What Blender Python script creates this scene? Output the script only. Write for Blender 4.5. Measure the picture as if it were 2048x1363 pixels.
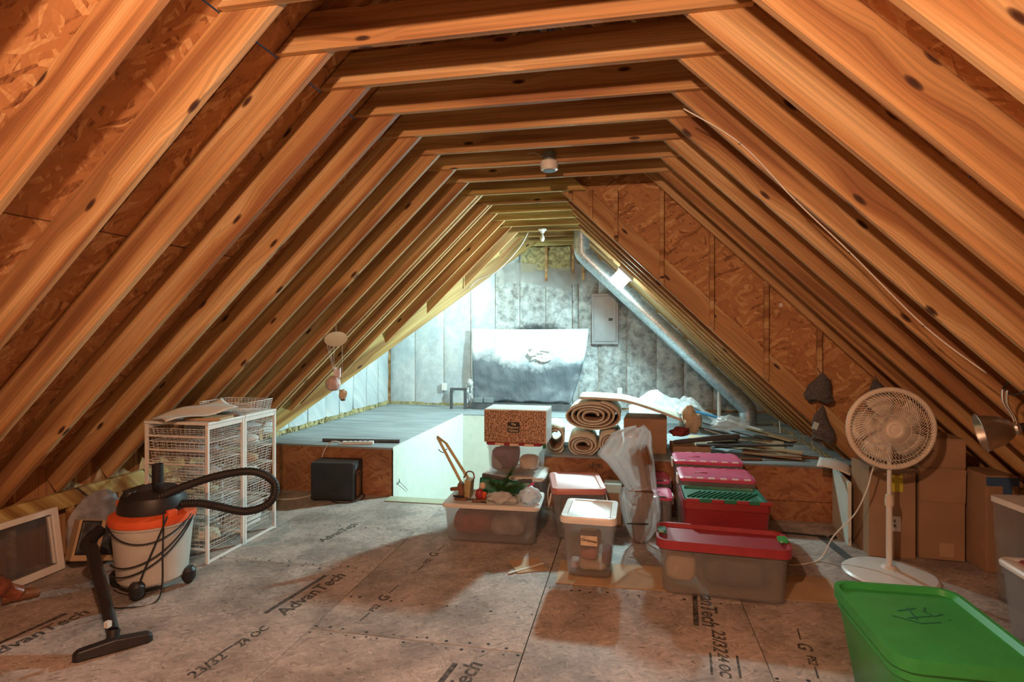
import bpy, math, random
from mathutils import Vector, Matrix, Euler, noise
for o in list(bpy.data.objects):
    bpy.data.objects.remove(o, do_unlink=True)
SC = bpy.context.scene
COL = SC.collection
R = math.radians
rnd = random.Random(7)

# ---------------------------------------------------------------- camera, world, exposure
cam_d = bpy.data.cameras.new('camera')
cam_d.sensor_width = 36.0
cam_d.lens = 1145.0 / 2048 * 36
cam_d.shift_y = -14.5 / 2048
cam_d.clip_start = 0.02
cam = bpy.data.objects.new('camera', cam_d)
COL.objects.link(cam)
cam.location = (0, 0, 1.64)
cam.rotation_euler = (R(90), 0, R(11.55))
SC.camera = cam
W = bpy.data.worlds.new('world')
SC.world = W
W.use_nodes = True
W.node_tree.nodes['Background'].inputs[0].default_value = (0.05, 0.06, 0.08, 1)
W.node_tree.nodes['Background'].inputs[1].default_value = 0.3
VS = SC.view_settings
VS.view_transform = 'Standard'
VS.look = 'None'
VS.gamma = 1.0
VS.use_curve_mapping = False
VS.exposure = 0.74
CY = SC.cycles
CY.use_light_tree = False; CY.max_bounces = 5; CY.diffuse_bounces = 3; CY.glossy_bounces = 2; CY.transmission_bounces = 3; CY.transparent_max_bounces = 10
CY.caustics_reflective = False; CY.caustics_refractive = False
WARM = (1.0, 0.57, 0.35)
COOL = (0.66, 1.0, 1.0)
WARM_W, WARM_FILL_W, COOL_W, COOL2_W = 158.0, 26.0, 132.0, 38.0

# ---------------------------------------------------------------- node helpers
def newmat(name):
    m = bpy.data.materials.new(name)
    m.use_nodes = True
    nt = m.node_tree
    return m, nt, nt.nodes['Principled BSDF']

def N(nt, typ, **kw):
    n = nt.nodes.new(typ)
    for k, v in kw.items():
        if k.startswith('i_'):
            key = k[2:]
            key = int(key) if key.isdigit() else key
            n.inputs[key].default_value = v
        else:
            setattr(n, k, v)
    return n

def L(nt, a, b):
    nt.links.new(a, b)

def coords(nt, scale=(1, 1, 1), rot=(0, 0, 0), rand=0.0):
    tc = N(nt, 'ShaderNodeTexCoord')
    src = tc.outputs['Object']
    if rand:
        oi = N(nt, 'ShaderNodeObjectInfo')
        mu = N(nt, 'ShaderNodeMath', operation='MULTIPLY', i_1=rand)
        L(nt, oi.outputs['Random'], mu.inputs[0])
        cb = N(nt, 'ShaderNodeCombineXYZ')
        L(nt, mu.outputs[0], cb.inputs[0]); L(nt, mu.outputs[0], cb.inputs[1]); L(nt, mu.outputs[0], cb.inputs[2])
        ad = N(nt, 'ShaderNodeVectorMath', operation='ADD')
        L(nt, src, ad.inputs[0]); L(nt, cb.outputs[0], ad.inputs[1])
        src = ad.outputs[0]
    mp = N(nt, 'ShaderNodeMapping')
    mp.inputs['Scale'].default_value = scale
    mp.inputs['Rotation'].default_value = rot
    L(nt, src, mp.inputs[0])
    return mp.outputs[0]

def ramp(nt, fac, stops, interp='LINEAR'):
    r = N(nt, 'ShaderNodeValToRGB')
    r.color_ramp.interpolation = interp
    e = r.color_ramp.elements
    while len(e) < len(stops):
        e.new(0.5)
    for i, (p, c) in enumerate(stops):
        e[i].position = p
        e[i].color = (c[0], c[1], c[2], 1) if isinstance(c, tuple) else (c, c, c, 1)
    L(nt, fac, r.inputs[0])
    return r.outputs[0]

def mixc(nt, fac, a, b, mode='MIX'):
    m = N(nt, 'ShaderNodeMix', data_type='RGBA', blend_type=mode)
    if hasattr(fac, 'links'): L(nt, fac, m.inputs[0])
    else: m.inputs[0].default_value = fac
    for s, i in ((a, 6), (b, 7)):
        if isinstance(s, tuple): m.inputs[i].default_value = (s[0], s[1], s[2], 1)
        else: L(nt, s, m.inputs[i])
    return m.outputs[2]

def math_(nt, op, a, b=None):
    m = N(nt, 'ShaderNodeMath', operation=op)
    for i, s in enumerate((a, b)):
        if s is None: continue
        if hasattr(s, 'links'): L(nt, s, m.inputs[i])
        else: m.inputs[i].default_value = s
    return m.outputs[0]

def noise_(nt, vec, scale=5, detail=4, rough=0.55, dist=0.0):
    n = N(nt, 'ShaderNodeTexNoise', i_Scale=scale, i_Detail=detail, i_Roughness=rough, i_Distortion=dist)
    L(nt, vec, n.inputs['Vector'])
    return n.outputs['Fac']

def bump(nt, bs, height, strength=0.3, dist=0.01):
    b = N(nt, 'ShaderNodeBump', i_Strength=strength, i_Distance=dist)
    L(nt, height, b.inputs['Height'])
    L(nt, b.outputs[0], bs.inputs['Normal'])

def simple(name, col, rough=0.5, metal=0.0, var=0.12, scale=9.0, bmp=0.0, bscale=60.0, spec=0.5, stretch=(1, 1, 1)):
    m, nt, bs = newmat(name)
    v = coords(nt, scale=stretch, rand=11.0)
    f = noise_(nt, v, scale, 4)
    lo = tuple(max(0, x * (1 - var * 1.6)) for x in col)
    hi = tuple(min(1, x * (1 + var)) for x in col)
    L(nt, ramp(nt, f, [(0.3, lo), (0.72, hi)]), bs.inputs['Base Color'])
    bs.inputs['Roughness'].default_value = rough
    bs.inputs['Metallic'].default_value = metal
    bs.inputs['Specular IOR Level'].default_value = spec
    if bmp:
        bump(nt, bs, noise_(nt, v, bscale, 3), bmp, 0.004)
    return m

def clear(name, col, alpha, rough=0.35, var=0.15):
    """thin translucent plastic: part of the light goes straight through, the rest scatters"""
    m, nt, bs = newmat(name)
    v = coords(nt, rand=5.0)
    f = noise_(nt, v, 6, 4)
    lo = tuple(x * (1 - var) for x in col)
    L(nt, ramp(nt, f, [(0.3, lo), (0.7, col)]), bs.inputs['Base Color'])
    bs.inputs['Roughness'].default_value = rough
    tl = N(nt, 'ShaderNodeBsdfTranslucent')
    tl.inputs[0].default_value = (*col, 1)
    tr = N(nt, 'ShaderNodeBsdfTransparent')
    m1 = N(nt, 'ShaderNodeMixShader', i_0=0.4)
    L(nt, bs.outputs[0], m1.inputs[1]); L(nt, tl.outputs[0], m1.inputs[2])
    m2 = N(nt, 'ShaderNodeMixShader', i_0=alpha)
    L(nt, tr.outputs[0], m2.inputs[1]); L(nt, m1.outputs[0], m2.inputs[2])
    L(nt, m2.outputs[0], nt.nodes['Material Output'].inputs[0])
    return m

def flat2(nt, rand, expr):
    """2-D pattern coordinates from object coordinates; expr 'long': (x, y+z), 'xy', 'xz'"""
    tc = N(nt, 'ShaderNodeTexCoord')
    sp = N(nt, 'ShaderNodeSeparateXYZ'); L(nt, tc.outputs['Object'], sp.inputs[0])
    oi = N(nt, 'ShaderNodeObjectInfo')
    r1 = math_(nt, 'MULTIPLY', oi.outputs['Random'], rand)
    r2 = math_(nt, 'MULTIPLY', oi.outputs['Random'], rand * 0.37)
    x, y, z = sp.outputs
    second = {'long': math_(nt, 'ADD', y, z), 'xy': y, 'xz': z}[expr]
    cb = N(nt, 'ShaderNodeCombineXYZ')
    L(nt, math_(nt, 'ADD', x, r1), cb.inputs[0]); L(nt, math_(nt, 'ADD', second, r2), cb.inputs[1])
    return cb.outputs[0]

def scaled(nt, vec, sx, sy, loc=(0, 0, 0), rot=0.0):
    mp = N(nt, 'ShaderNodeMapping')
    mp.inputs['Scale'].default_value = (sx, sy, 1); mp.inputs['Location'].default_value = loc
    mp.inputs['Rotation'].default_value = (0, 0, rot)
    L(nt, vec, mp.inputs[0])
    return mp.outputs[0]

def noise2(nt, vec, scale=1.0, detail=3, rough=0.55, dist=0.0):
    n = N(nt, 'ShaderNodeTexNoise', noise_dimensions='2D', i_Scale=scale, i_Detail=detail, i_Roughness=rough, i_Distortion=dist)
    L(nt, vec, n.inputs['Vector'])
    return n.outputs['Fac']

def pine(name, tint=(1, 1, 1)):
    m, nt, bs = newmat(name)
    base = flat2(nt, 37.0, 'long')
    vo = N(nt, 'ShaderNodeTexVoronoi', voronoi_dimensions='2D', i_Scale=1.0)
    L(nt, scaled(nt, base, 1.7, 5.2), vo.inputs['Vector'])
    sep = N(nt, 'ShaderNodeSeparateColor'); L(nt, vo.outputs['Color'], sep.inputs[0])
    gate = math_(nt, 'GREATER_THAN', sep.outputs[0], 0.66)
    near = math_(nt, 'MULTIPLY', ramp(nt, vo.outputs['Distance'], [(0.0, 1.0), (0.40, 0.0)]), gate)
    cb = N(nt, 'ShaderNodeCombineXYZ'); L(nt, math_(nt, 'MULTIPLY', near, 0.035), cb.inputs[1])
    ad = N(nt, 'ShaderNodeVectorMath', operation='ADD')
    L(nt, base, ad.inputs[0]); L(nt, cb.outputs[0], ad.inputs[1])
    t = lambda c: tuple(min(1, a * b) for a, b in zip(c, tint))
    f1 = noise2(nt, scaled(nt, ad.outputs[0], 0.55, 9), 1.0, 1, 0.5, 0.3)
    col = ramp(nt, f1, [(0.33, t((0.32, 0.155, 0.062))), (0.45, t((0.47, 0.265, 0.105))), (0.58, t((0.54, 0.335, 0.140))), (0.72, t((0.68, 0.485, 0.235)))])
    f2 = noise2(nt, scaled(nt, ad.outputs[0], 0.9, 75), 1.0, 2, 0.6)
    col = mixc(nt, 0.55, col, ramp(nt, f2, [(0.36, 0.60), (0.60, 1.10)]), 'MULTIPLY')
    k = ramp(nt, vo.outputs['Distance'], [(0.03, 1.0), (0.055, 0.8), (0.078, 0.0)])
    col = mixc(nt, math_(nt, 'MULTIPLY', k, gate), col, (0.06, 0.024, 0.014))
    L(nt, col, bs.inputs['Base Color'])
    bs.inputs['Roughness'].default_value = 0.62
    bs.inputs['Specular IOR Level'].default_value = 0.3
    return m

def osb(name, plane='xy', stops=None, fl=(9, 40), stain=0.0):
    m, nt, bs = newmat(name)
    base = flat2(nt, 23.0, plane)
    wob = N(nt, 'ShaderNodeTexNoise', noise_dimensions='2D', i_Scale=6.0, i_Detail=1.0)
    L(nt, base, wob.inputs['Vector'])
    ws = N(nt, 'ShaderNodeVectorMath', operation='MULTIPLY_ADD'); ws.inputs[1].default_value = (0.07, 0.07, 0)
    L(nt, wob.outputs['Color'], ws.inputs[0]); L(nt, base, ws.inputs[2])
    col = None
    for i, (ang, sc) in enumerate(((0.25, 1.0), (1.05, 1.15), (-0.55, 0.9))):
        v = scaled(nt, scaled(nt, ws.outputs[0], 1, 1, rot=ang), fl[0] * sc, fl[1] * sc, (i * 7.3, i * 3.1, 0))
        vo = N(nt, 'ShaderNodeTexVoronoi', voronoi_dimensions='2D', i_Scale=1.0)
        L(nt, v, vo.inputs['Vector'])
        sp = N(nt, 'ShaderNodeSeparateColor'); L(nt, vo.outputs['Color'], sp.inputs[0])
        if col is None:
            col = sp.outputs[0]
        else:
            g = math_(nt, 'GREATER_THAN', sp.outputs[1], 0.6)
            mx = N(nt, 'ShaderNodeMix', data_type='FLOAT')
            L(nt, g, mx.inputs[0]); L(nt, col, mx.inputs[2]); L(nt, sp.outputs[0], mx.inputs[3])
            col = mx.outputs[0]
    fine = noise2(nt, scaled(nt, base, 14, 50), 2.0, 2)
    val = math_(nt, 'ADD', math_(nt, 'MULTIPLY', col, 0.72), math_(nt, 'MULTIPLY', fine, 0.36))
    stops = stops or [(0.10, (0.15, 0.060, 0.026)), (0.26, (0.42, 0.195, 0.080)), (0.75, (0.54, 0.275, 0.115)), (0.99, (0.74, 0.50, 0.25))]
    c = ramp(nt, val, stops)
    if stain:
        s = noise2(nt, base, 2.2, 4, 0.6)
        c = mixc(nt, stain, c, ramp(nt, s, [(0.35, 0.45), (0.6, 1.1)]), 'MULTIPLY')
    L(nt, c, bs.inputs['Base Color'])
    bs.inputs['Roughness'].default_value = 0.65
    bs.inputs['Specular IOR Level'].default_value = 0.3
    return m

PINE = pine('pine_lumber', (1.0, 0.94, 0.98))
PINE_LIT = pine('cool_lit_pine_lumber', (0.92, 1.02, 0.85))  # same pine with the cool lamp's greenish light put into its tint
OSB = osb('osb_sheathing')
OSBY = osb('osb_partition', 'xz')
OSBF = osb('osb_subfloor', stops=[(0.06, (0.15, 0.125, 0.115)), (0.25, (0.38, 0.325, 0.29)), (0.8, (0.48, 0.41, 0.37)), (1.0, (0.62, 0.55, 0.50))], fl=(26, 75), stain=0.68)
OSBR = osb('osb_platform_front', 'xz', stops=[(0.1, (0.25, 0.095, 0.045)), (0.4, (0.36, 0.150, 0.068)), (0.95, (0.47, 0.225, 0.105))], fl=(8, 40), stain=0.45)
DARK = simple('dark_subfloor', (0.03, 0.025, 0.02), 0.9)
GREYP = simple('grey_painted_deck', (0.30, 0.34, 0.36), 0.6, var=0.22, scale=3.0, stretch=(0.5, 2.2, 1))
DRYW = simple('drywall_paper', (0.66, 0.70, 0.64), 0.8, var=0.04)
CARD = simple('brown_cardboard', (0.37, 0.225, 0.13), 0.8, var=0.1, scale=4)
CARD2 = simple('tan_cardboard', (0.50, 0.34, 0.20), 0.8, var=0.1, scale=4)
WHITEPL = simple('white_plastic', (0.80, 0.79, 0.76), 0.35, var=0.04)
WHITEW = simple('white_coated_wire', (0.82, 0.80, 0.77), 0.4, var=0.03)
CREAM = simple('cream_plastic', (0.78, 0.69, 0.58), 0.4, var=0.05)
BLACKPL = simple('black_plastic', (0.022, 0.021, 0.024), 0.45, var=0.2)
BLACKR = simple('black_rubber', (0.018, 0.017, 0.018), 0.6, var=0.2)
ORANGE = simple('orange_plastic', (0.80, 0.13, 0.04), 0.4, var=0.08)
BUCKET = simple('grey_bucket_plastic', (0.56, 0.55, 0.51), 0.4, var=0.05)
GALV = None
STEEL = simple('steel_grey_enamel', (0.25, 0.29, 0.31), 0.4, 0.35, var=0.06)
CHROME = simple('brushed_aluminium', (0.62, 0.60, 0.57), 0.36, 1.0, var=0.08)
REDL = simple('red_lid_plastic', (0.36, 0.040, 0.055), 0.38, var=0.06)
REDT = simple('red_tote_plastic', (0.28, 0.026, 0.034), 0.4, var=0.06)
PINKL = simple('pink_lid_plastic', (0.64, 0.10, 0.20), 0.35, var=0.05)
PALEP = simple('pale_pink_tab_plastic', (0.80, 0.70, 0.74), 0.4, var=0.04)
ROSEL = simple('dusty_red_lid_plastic', (0.58, 0.21, 0.18), 0.4, var=0.05)
GREENL = simple('bright_green_plastic', (0.045, 0.40, 0.10), 0.32, var=0.08)
DGREEN = simple('dark_green_plastic', (0.02, 0.20, 0.12), 0.4, var=0.08)
CLEAR = clear('frosted_clear_plastic', (0.56, 0.55, 0.54), 0.30)
CLEAR2 = clear('clear_plastic', (0.64, 0.66, 0.67), 0.22, 0.2)
FILMY = clear('plastic_film', (0.72, 0.70, 0.69), 0.45, 0.22)
WHITEBAG = clear('white_bag_film', (0.84, 0.85, 0.86), 0.9, 0.35)
GLASS = clear('dusty_window_glass', (0.22, 0.24, 0.27), 0.35, 0.08)
CARPB = simple('carpet_backing', (0.30, 0.185, 0.115), 0.9, var=0.12, scale=30, bmp=0.5, bscale=160)
CARPT = simple('carpet_pile', (0.74, 0.70, 0.58), 0.95, var=0.10, scale=40, bmp=0.7, bscale=220)
KNIT = simple('grey_knit', (0.13, 0.12, 0.125), 0.95, var=0.3, scale=60, bmp=0.9, bscale=150)
PAPER = simple('paper', (0.78, 0.76, 0.71), 0.8, var=0.04)
KRAFT = simple('crumpled_kraft_paper', (0.62, 0.50, 0.36), 0.8, var=0.1)
BRASS = simple('pale_brass_wood', (0.50, 0.44, 0.24), 0.45, 0.2, var=0.1)
WALNUT = simple('brown_wood', (0.24, 0.105, 0.05), 0.5, var=0.25, scale=5, stretch=(1, 6, 6))
REDBR = simple('mahogany_wood', (0.30, 0.095, 0.05), 0.35, var=0.25, scale=5, stretch=(1, 6, 6))
INK = simple('black_ink', (0.035, 0.033, 0.033), 0.8, var=0.3)
INKF = simple('faded_ink', (0.11, 0.10, 0.09), 0.85, var=0.6, scale=40)
YELLOW = simple('yellow_note', (0.62, 0.52, 0.05), 0.7, var=0.05)
BLUET = simple('blue_tape', (0.05, 0.11, 0.24), 0.7, var=0.1)
BLUE = simple('blue_plastic', (0.05, 0.30, 0.62), 0.4, var=0.05)
DKGREY = simple('dark_grey_board', (0.085, 0.09, 0.095), 0.6, var=0.2)
PURPLE = simple('purple_fabric', (0.20, 0.10, 0.16), 0.9, var=0.3, scale=14)
BROWNF = simple('brown_fabric', (0.20, 0.10, 0.055), 0.9, var=0.3, scale=14)
CREAMF = simple('cream_fabric', (0.74, 0.60, 0.44), 0.9, var=0.12, scale=20)
REDF = simple('dark_red_fabric', (0.30, 0.05, 0.05), 0.9, var=0.3, scale=14)
GREYF = simple('grey_fabric', (0.35, 0.34, 0.36), 0.9, var=0.25, scale=14)
PINKF = simple('shell_pink', (0.62, 0.43, 0.39), 0.6, var=0.15, scale=20)
LEAF = simple('artificial_pine_needles', (0.035, 0.12, 0.025), 0.6, var=0.35, scale=30)
PALEGREEN = simple('pale_green_board', (0.40, 0.42, 0.30), 0.8, var=0.06)
FIBER = simple('yellow_fibreglass', (0.46, 0.40, 0.20), 0.95, var=0.35, scale=20, bmp=0.9, bscale=60)
CYANB = simple('pale_cyan_card', (0.50, 0.68, 0.68), 0.6, var=0.06)

def galv():
    m, nt, bs = newmat('galvanised_steel')
    vo = N(nt, 'ShaderNodeTexVoronoi', i_Scale=38.0)
    L(nt, coords(nt), vo.inputs['Vector'])
    sp = N(nt, 'ShaderNodeSeparateColor'); L(nt, vo.outputs['Color'], sp.inputs[0])
    L(nt, ramp(nt, sp.outputs[0], [(0, (0.40, 0.45, 0.48)), (1, (0.60, 0.64, 0.66))]), bs.inputs['Base Color'])
    bs.inputs['Metallic'].default_value = 0.8
    bs.inputs['Roughness'].default_value = 0.36
    return m
GALV = galv()

def insul(name, warm, lo):
    m, nt, bs = newmat(name)
    base = flat2(nt, 13.0, 'xz') if lo < 0.5 else flat2(nt, 13.0, 'long')
    f = noise2(nt, base, 9.0, 7, 0.72, 0.2)
    f2 = noise2(nt, scaled(nt, base, 1.6, 0.9), 1.6, 2)
    c = ramp(nt, f, [(0.33, (lo, lo * 1.05, lo * 1.07)), (0.50, (lo * 0.4 + 0.36, lo * 0.4 + 0.39, lo * 0.4 + 0.40)), (0.68, (0.66, 0.69, 0.69))])
    c = mixc(nt, 0.75, c, ramp(nt, f2, [(0.38, warm), (0.60, (0.98, 1.0, 1.0))]), 'MULTIPLY')
    L(nt, c, bs.inputs['Base Color'])
    bs.inputs['Roughness'].default_value = 0.5
    return m
INSUL = insul('faced_insulation', (0.60, 0.57, 0.53), 0.22)
INSUL_LIT = insul('lit_faced_insulation', (0.72, 0.80, 0.86), 0.51)  # whiter copy of the facing for the left; mostly light put into the colour

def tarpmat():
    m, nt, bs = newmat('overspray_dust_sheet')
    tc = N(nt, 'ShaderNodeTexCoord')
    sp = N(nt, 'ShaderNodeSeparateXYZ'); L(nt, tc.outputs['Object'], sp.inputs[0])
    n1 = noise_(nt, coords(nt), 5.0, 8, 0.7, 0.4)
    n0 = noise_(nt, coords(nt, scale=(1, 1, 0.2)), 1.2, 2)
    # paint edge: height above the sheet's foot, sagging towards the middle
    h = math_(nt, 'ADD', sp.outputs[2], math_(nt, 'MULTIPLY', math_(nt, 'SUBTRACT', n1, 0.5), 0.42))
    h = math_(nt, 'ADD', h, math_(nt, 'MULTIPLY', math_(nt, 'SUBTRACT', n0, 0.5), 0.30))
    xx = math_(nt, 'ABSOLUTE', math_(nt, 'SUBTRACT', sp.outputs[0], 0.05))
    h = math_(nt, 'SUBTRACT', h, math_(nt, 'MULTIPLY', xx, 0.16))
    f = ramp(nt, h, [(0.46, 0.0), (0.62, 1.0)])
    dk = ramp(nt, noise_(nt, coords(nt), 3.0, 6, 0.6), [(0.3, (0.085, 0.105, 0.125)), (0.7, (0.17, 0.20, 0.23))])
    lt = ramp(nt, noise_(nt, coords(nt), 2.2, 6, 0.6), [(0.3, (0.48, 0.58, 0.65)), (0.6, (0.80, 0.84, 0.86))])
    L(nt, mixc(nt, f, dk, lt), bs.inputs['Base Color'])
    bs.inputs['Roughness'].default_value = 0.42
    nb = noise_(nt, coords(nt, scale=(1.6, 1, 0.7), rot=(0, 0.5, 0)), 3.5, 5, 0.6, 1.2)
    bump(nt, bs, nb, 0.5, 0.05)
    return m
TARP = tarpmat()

def patternmat():
    m, nt, bs = newmat('printed_vine_pattern')
    v = coords(nt, scale=(1, 0.02, 1))
    vo = N(nt, 'ShaderNodeTexVoronoi', i_Scale=58.0, feature='DISTANCE_TO_EDGE')
    L(nt, v, vo.inputs['Vector'])
    w = N(nt, 'ShaderNodeTexWave', i_Scale=14.0, i_Distortion=9.0)
    w.inputs['Detail Scale'].default_value = 3.0
    L(nt, v, w.inputs['Vector'])
    f = math_(nt, 'MULTIPLY', vo.outputs['Distance'], 2.2)
    f = math_(nt, 'ADD', f, math_(nt, 'MULTIPLY', w.outputs['Fac'], 0.35))
    L(nt, ramp(nt, f, [(0.18, (0.60, 0.42, 0.29)), (0.40, (0.44, 0.26, 0.16)), (0.70, (0.15, 0.07, 0.04))]), bs.inputs['Base Color'])
    bs.inputs['Roughness'].default_value = 0.55
    return m
PATT = patternmat()

def emis(name, col, strength):
    m, nt, bs = newmat(name)
    bs.inputs['Base Color'].default_value = (0.9, 0.9, 0.9, 1)
    bs.inputs['Emission Color'].default_value = (*col, 1)
    bs.inputs['Emission Strength'].default_value = strength
    return m
LAMPLENS = emis('lit_diffuser', COOL, 40.0)
LAMPBULB = emis('lit_warm_bulb', WARM, 30.0)

# ---------------------------------------------------------------- mesh helpers
class MB:
    def __init__(s):
        s.v, s.f, s.mi = [], [], []

    def add(s, vs, fs, m=0):
        b = len(s.v)
        s.v.extend(Vector(p) for p in vs)
        for f in fs:
            s.f.append([b + i for i in f]); s.mi.append(m)
        return s

    def hexa(s, p, m=0):   # p: 4 bottom ccw, 4 top ccw
        return s.add(p, [(3, 2, 1, 0), (4, 5, 6, 7), (0, 1, 5, 4), (1, 2, 6, 5), (2, 3, 7, 6), (3, 0, 4, 7)], m)

    def box(s, c, d, rot=None, m=0):
        x, y, z = d[0] / 2, d[1] / 2, d[2] / 2
        ps = [Vector(q) for q in ((-x, -y, -z), (x, -y, -z), (x, y, -z), (-x, y, -z), (-x, -y, z), (x, -y, z), (x, y, z), (-x, y, z))]
        if rot is not None:
            Rm = Euler(rot).to_matrix()
            ps = [Rm @ p for p in ps]
        c = Vector(c)
        return s.hexa([p + c for p in ps], m)

    def bb(s, x0, x1, y0, y1, z0, z1, m=0):
        return s.box(((x0 + x1) / 2, (y0 + y1) / 2, (z0 + z1) / 2), (x1 - x0, y1 - y0, z1 - z0), None, m)

    def loft(s, rings, cap0=True, cap1=True, m=0, closed=True):
        b = len(s.v); n = len(rings[0])
        for r in rings: s.v.extend(Vector(p) for p in r)
        for i in range(len(rings) - 1):
            for j in range(n if closed else n - 1):
                k = (j + 1) % n
                s.f.append([b + i * n + j, b + i * n + k, b + (i + 1) * n + k, b + (i + 1) * n + j]); s.mi.append(m)
        if cap0: s.f.append([b + j for j in range(n)][::-1]); s.mi.append(m)
        if cap1: s.f.append([b + (len(rings) - 1) * n + j for j in range(n)]); s.mi.append(m)
        return s

    def tube(s, pts, r, n=8, m=0, cap=True, flat=None):
        pts = [Vector(p) for p in pts]
        rs = r if isinstance(r, (list, tuple)) else [r] * len(pts)
        rings = []; up = None
        for i, p in enumerate(pts):
            t = (pts[min(i + 1, len(pts) - 1)] - pts[max(i - 1, 0)])
            t = t.normalized() if t.length > 1e-9 else Vector((0, 0, 1))
            if up is None:
                up = Vector((0, 0, 1)) if abs(t.z) < 0.9 else Vector((1, 0, 0))
            a = (up - t * up.dot(t))
            a = a.normalized() if a.length > 1e-6 else t.orthogonal().normalized()
            b = t.cross(a); up = a
            fl = flat or 1.0
            rings.append([p + (a * math.cos(2 * math.pi * j / n) * fl + b * math.sin(2 * math.pi * j / n)) * rs[i] for j in range(n)])
        return s.loft(rings, cap, cap, m)

    def lathe(s, prof, n=24, m=0, c=(0, 0, 0), cap0=True, cap1=True):
        c = Vector(c)
        return s.loft([[c + Vector((r * math.cos(2 * math.pi * j / n), r * math.sin(2 * math.pi * j / n), z)) for j in range(n)] for r, z in prof], cap0, cap1, m)

    def grid(s, fn, nu, nv, m=0):
        b = len(s.v)
        for i in range(nu + 1):
            for j in range(nv + 1): s.v.append(Vector(fn(i / nu, j / nv)))
        for i in range(nu):
            for j in range(nv):
                q = b + i * (nv + 1) + j
                s.f.append([q, q + nv + 1, q + nv + 2, q + 1]); s.mi.append(m)
        return s

    def xf(s, M):
        s.v = [M @ p for p in s.v]; return s

    def mesh(s, name, mats, smooth=None):
        me = bpy.data.meshes.new(name)
        me.from_pydata([tuple(p) for p in s.v], [], s.f)
        for m in (mats if isinstance(mats, (list, tuple)) else [mats]): me.materials.append(m)
        for p, i in zip(me.polygons, s.mi):
            p.material_index = i
            if smooth is not None: p.use_smooth = True
        me.validate()
        if smooth is not None and smooth > 0:
            me.set_sharp_from_angle(angle=R(smooth))
        me.update()
        return me

    def build(s, name, mats, parent=None, smooth=None, loc=(0, 0, 0), rot=(0, 0, 0), bevel=0.0, solid=0.0, sub=0):
        return obj(name, s.mesh(name, mats, smooth), parent, loc, rot, bevel, solid, sub)

def obj(name, me, parent=None, loc=(0, 0, 0), rot=(0, 0, 0), bevel=0.0, solid=0.0, sub=0):
    o = bpy.data.objects.new(name, me)
    COL.objects.link(o)
    o.location = loc; o.rotation_euler = rot
    if parent: o.parent = parent
    if solid:
        md = o.modifiers.new('thickness', 'SOLIDIFY'); md.thickness = solid; md.offset = 0
    if sub:
        md = o.modifiers.new('smooth', 'SUBSURF'); md.levels = sub; md.render_levels = sub
    if bevel:
        md = o.modifiers.new('edges', 'BEVEL'); md.width = bevel; md.segments = 2; md.limit_method = 'ANGLE'
    return o

def tag(o, label, cat, group=None):
    o['label'] = label; o['category'] = cat
    if group: o['group'] = group
    return o

def thing(name, label, cat, loc=(0, 0, 0), rz=0.0, group=None, rot=None):
    o = bpy.data.objects.new(name, None)
    COL.objects.link(o)
    o.empty_display_size = 0.1
    o.location = loc
    o.rotation_euler = rot if rot else (0, 0, rz)
    return tag(o, label, cat, group)

def struct(o):
    o['kind'] = 'structure'; return o

def rr(hx, hy, r, z, n=4, cx=0.0, cy=0.0):
    out = []
    for qx, qy, a0 in ((1, 1, 0), (-1, 1, 90), (-1, -1, 180), (1, -1, 270)):
        for i in range(n + 1):
            a = R(a0 + 90 * i / n)
            out.append((cx + qx * (hx - r) + r * math.cos(a), cy + qy * (hy - r) + r * math.sin(a), z))
    return out

def smooth_path(pts, per=8):
    pts = [Vector(p) for p in pts]
    out = []
    for i in range(len(pts) - 1):
        p0 = pts[max(i - 1, 0)]; p1 = pts[i]; p2 = pts[i + 1]; p3 = pts[min(i + 2, len(pts) - 1)]
        for k in range(per):
            t = k / per
            out.append(0.5 * ((2 * p1) + (p2 - p0) * t + (2 * p0 - 5 * p1 + 4 * p2 - p3) * t * t + (3 * p1 - p0 - 3 * p2 + p3) * t ** 3))
    out.append(pts[-1])
    return out

def text_obj(name, body, size, mat, parent, loc, rot, extrude=0.0004, align='CENTER', sx=1.0, shear=0.0):
    cu = bpy.data.curves.new(name, 'FONT')
    cu.body = body; cu.size = size; cu.extrude = extrude
    cu.align_x = align; cu.align_y = 'CENTER'; cu.shear = shear; cu.resolution_u = 3; cu.offset = size * 0.02
    t = bpy.data.objects.new(name + '_src', cu)
    COL.objects.link(t)
    dg = bpy.context.evaluated_depsgraph_get(); dg.update()
    me = bpy.data.meshes.new_from_object(t.evaluated_get(dg))
    bpy.data.objects.remove(t, do_unlink=True)
    me.materials.clear(); me.materials.append(mat)
    o = obj(name, me, parent, loc, rot)
    o.scale = (sx, 1, 1)
    return o

# ================================================================ STRUCTURE
TAN = 0.97
TH = math.atan(TAN); CT, ST = math.cos(TH), math.sin(TH)
LZ = lambda x: 4.379 + TAN * x          # underside of the left rafters
RZ = lambda x: 3.2375 - TAN * x         # underside of the right rafters, near part
FZ = lambda x: 2.374 - TAN * x          # underside of the right rafters, far part
DEP, THK = 0.19, 0.038
XL, XRK = -3.99, 2.81                   # knee walls
YW, YB, Y0 = 5.42, 8.85, -2.5           # partition, back wall, end behind the camera
ZP = 0.49                               # raised floor
RAFT = [2.55 + 0.4064 * k for k in range(-12, 8)]
FAR = [YW + 0.4064 * k for k in range(1, 9)]
TIEZ = 2.997

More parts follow.
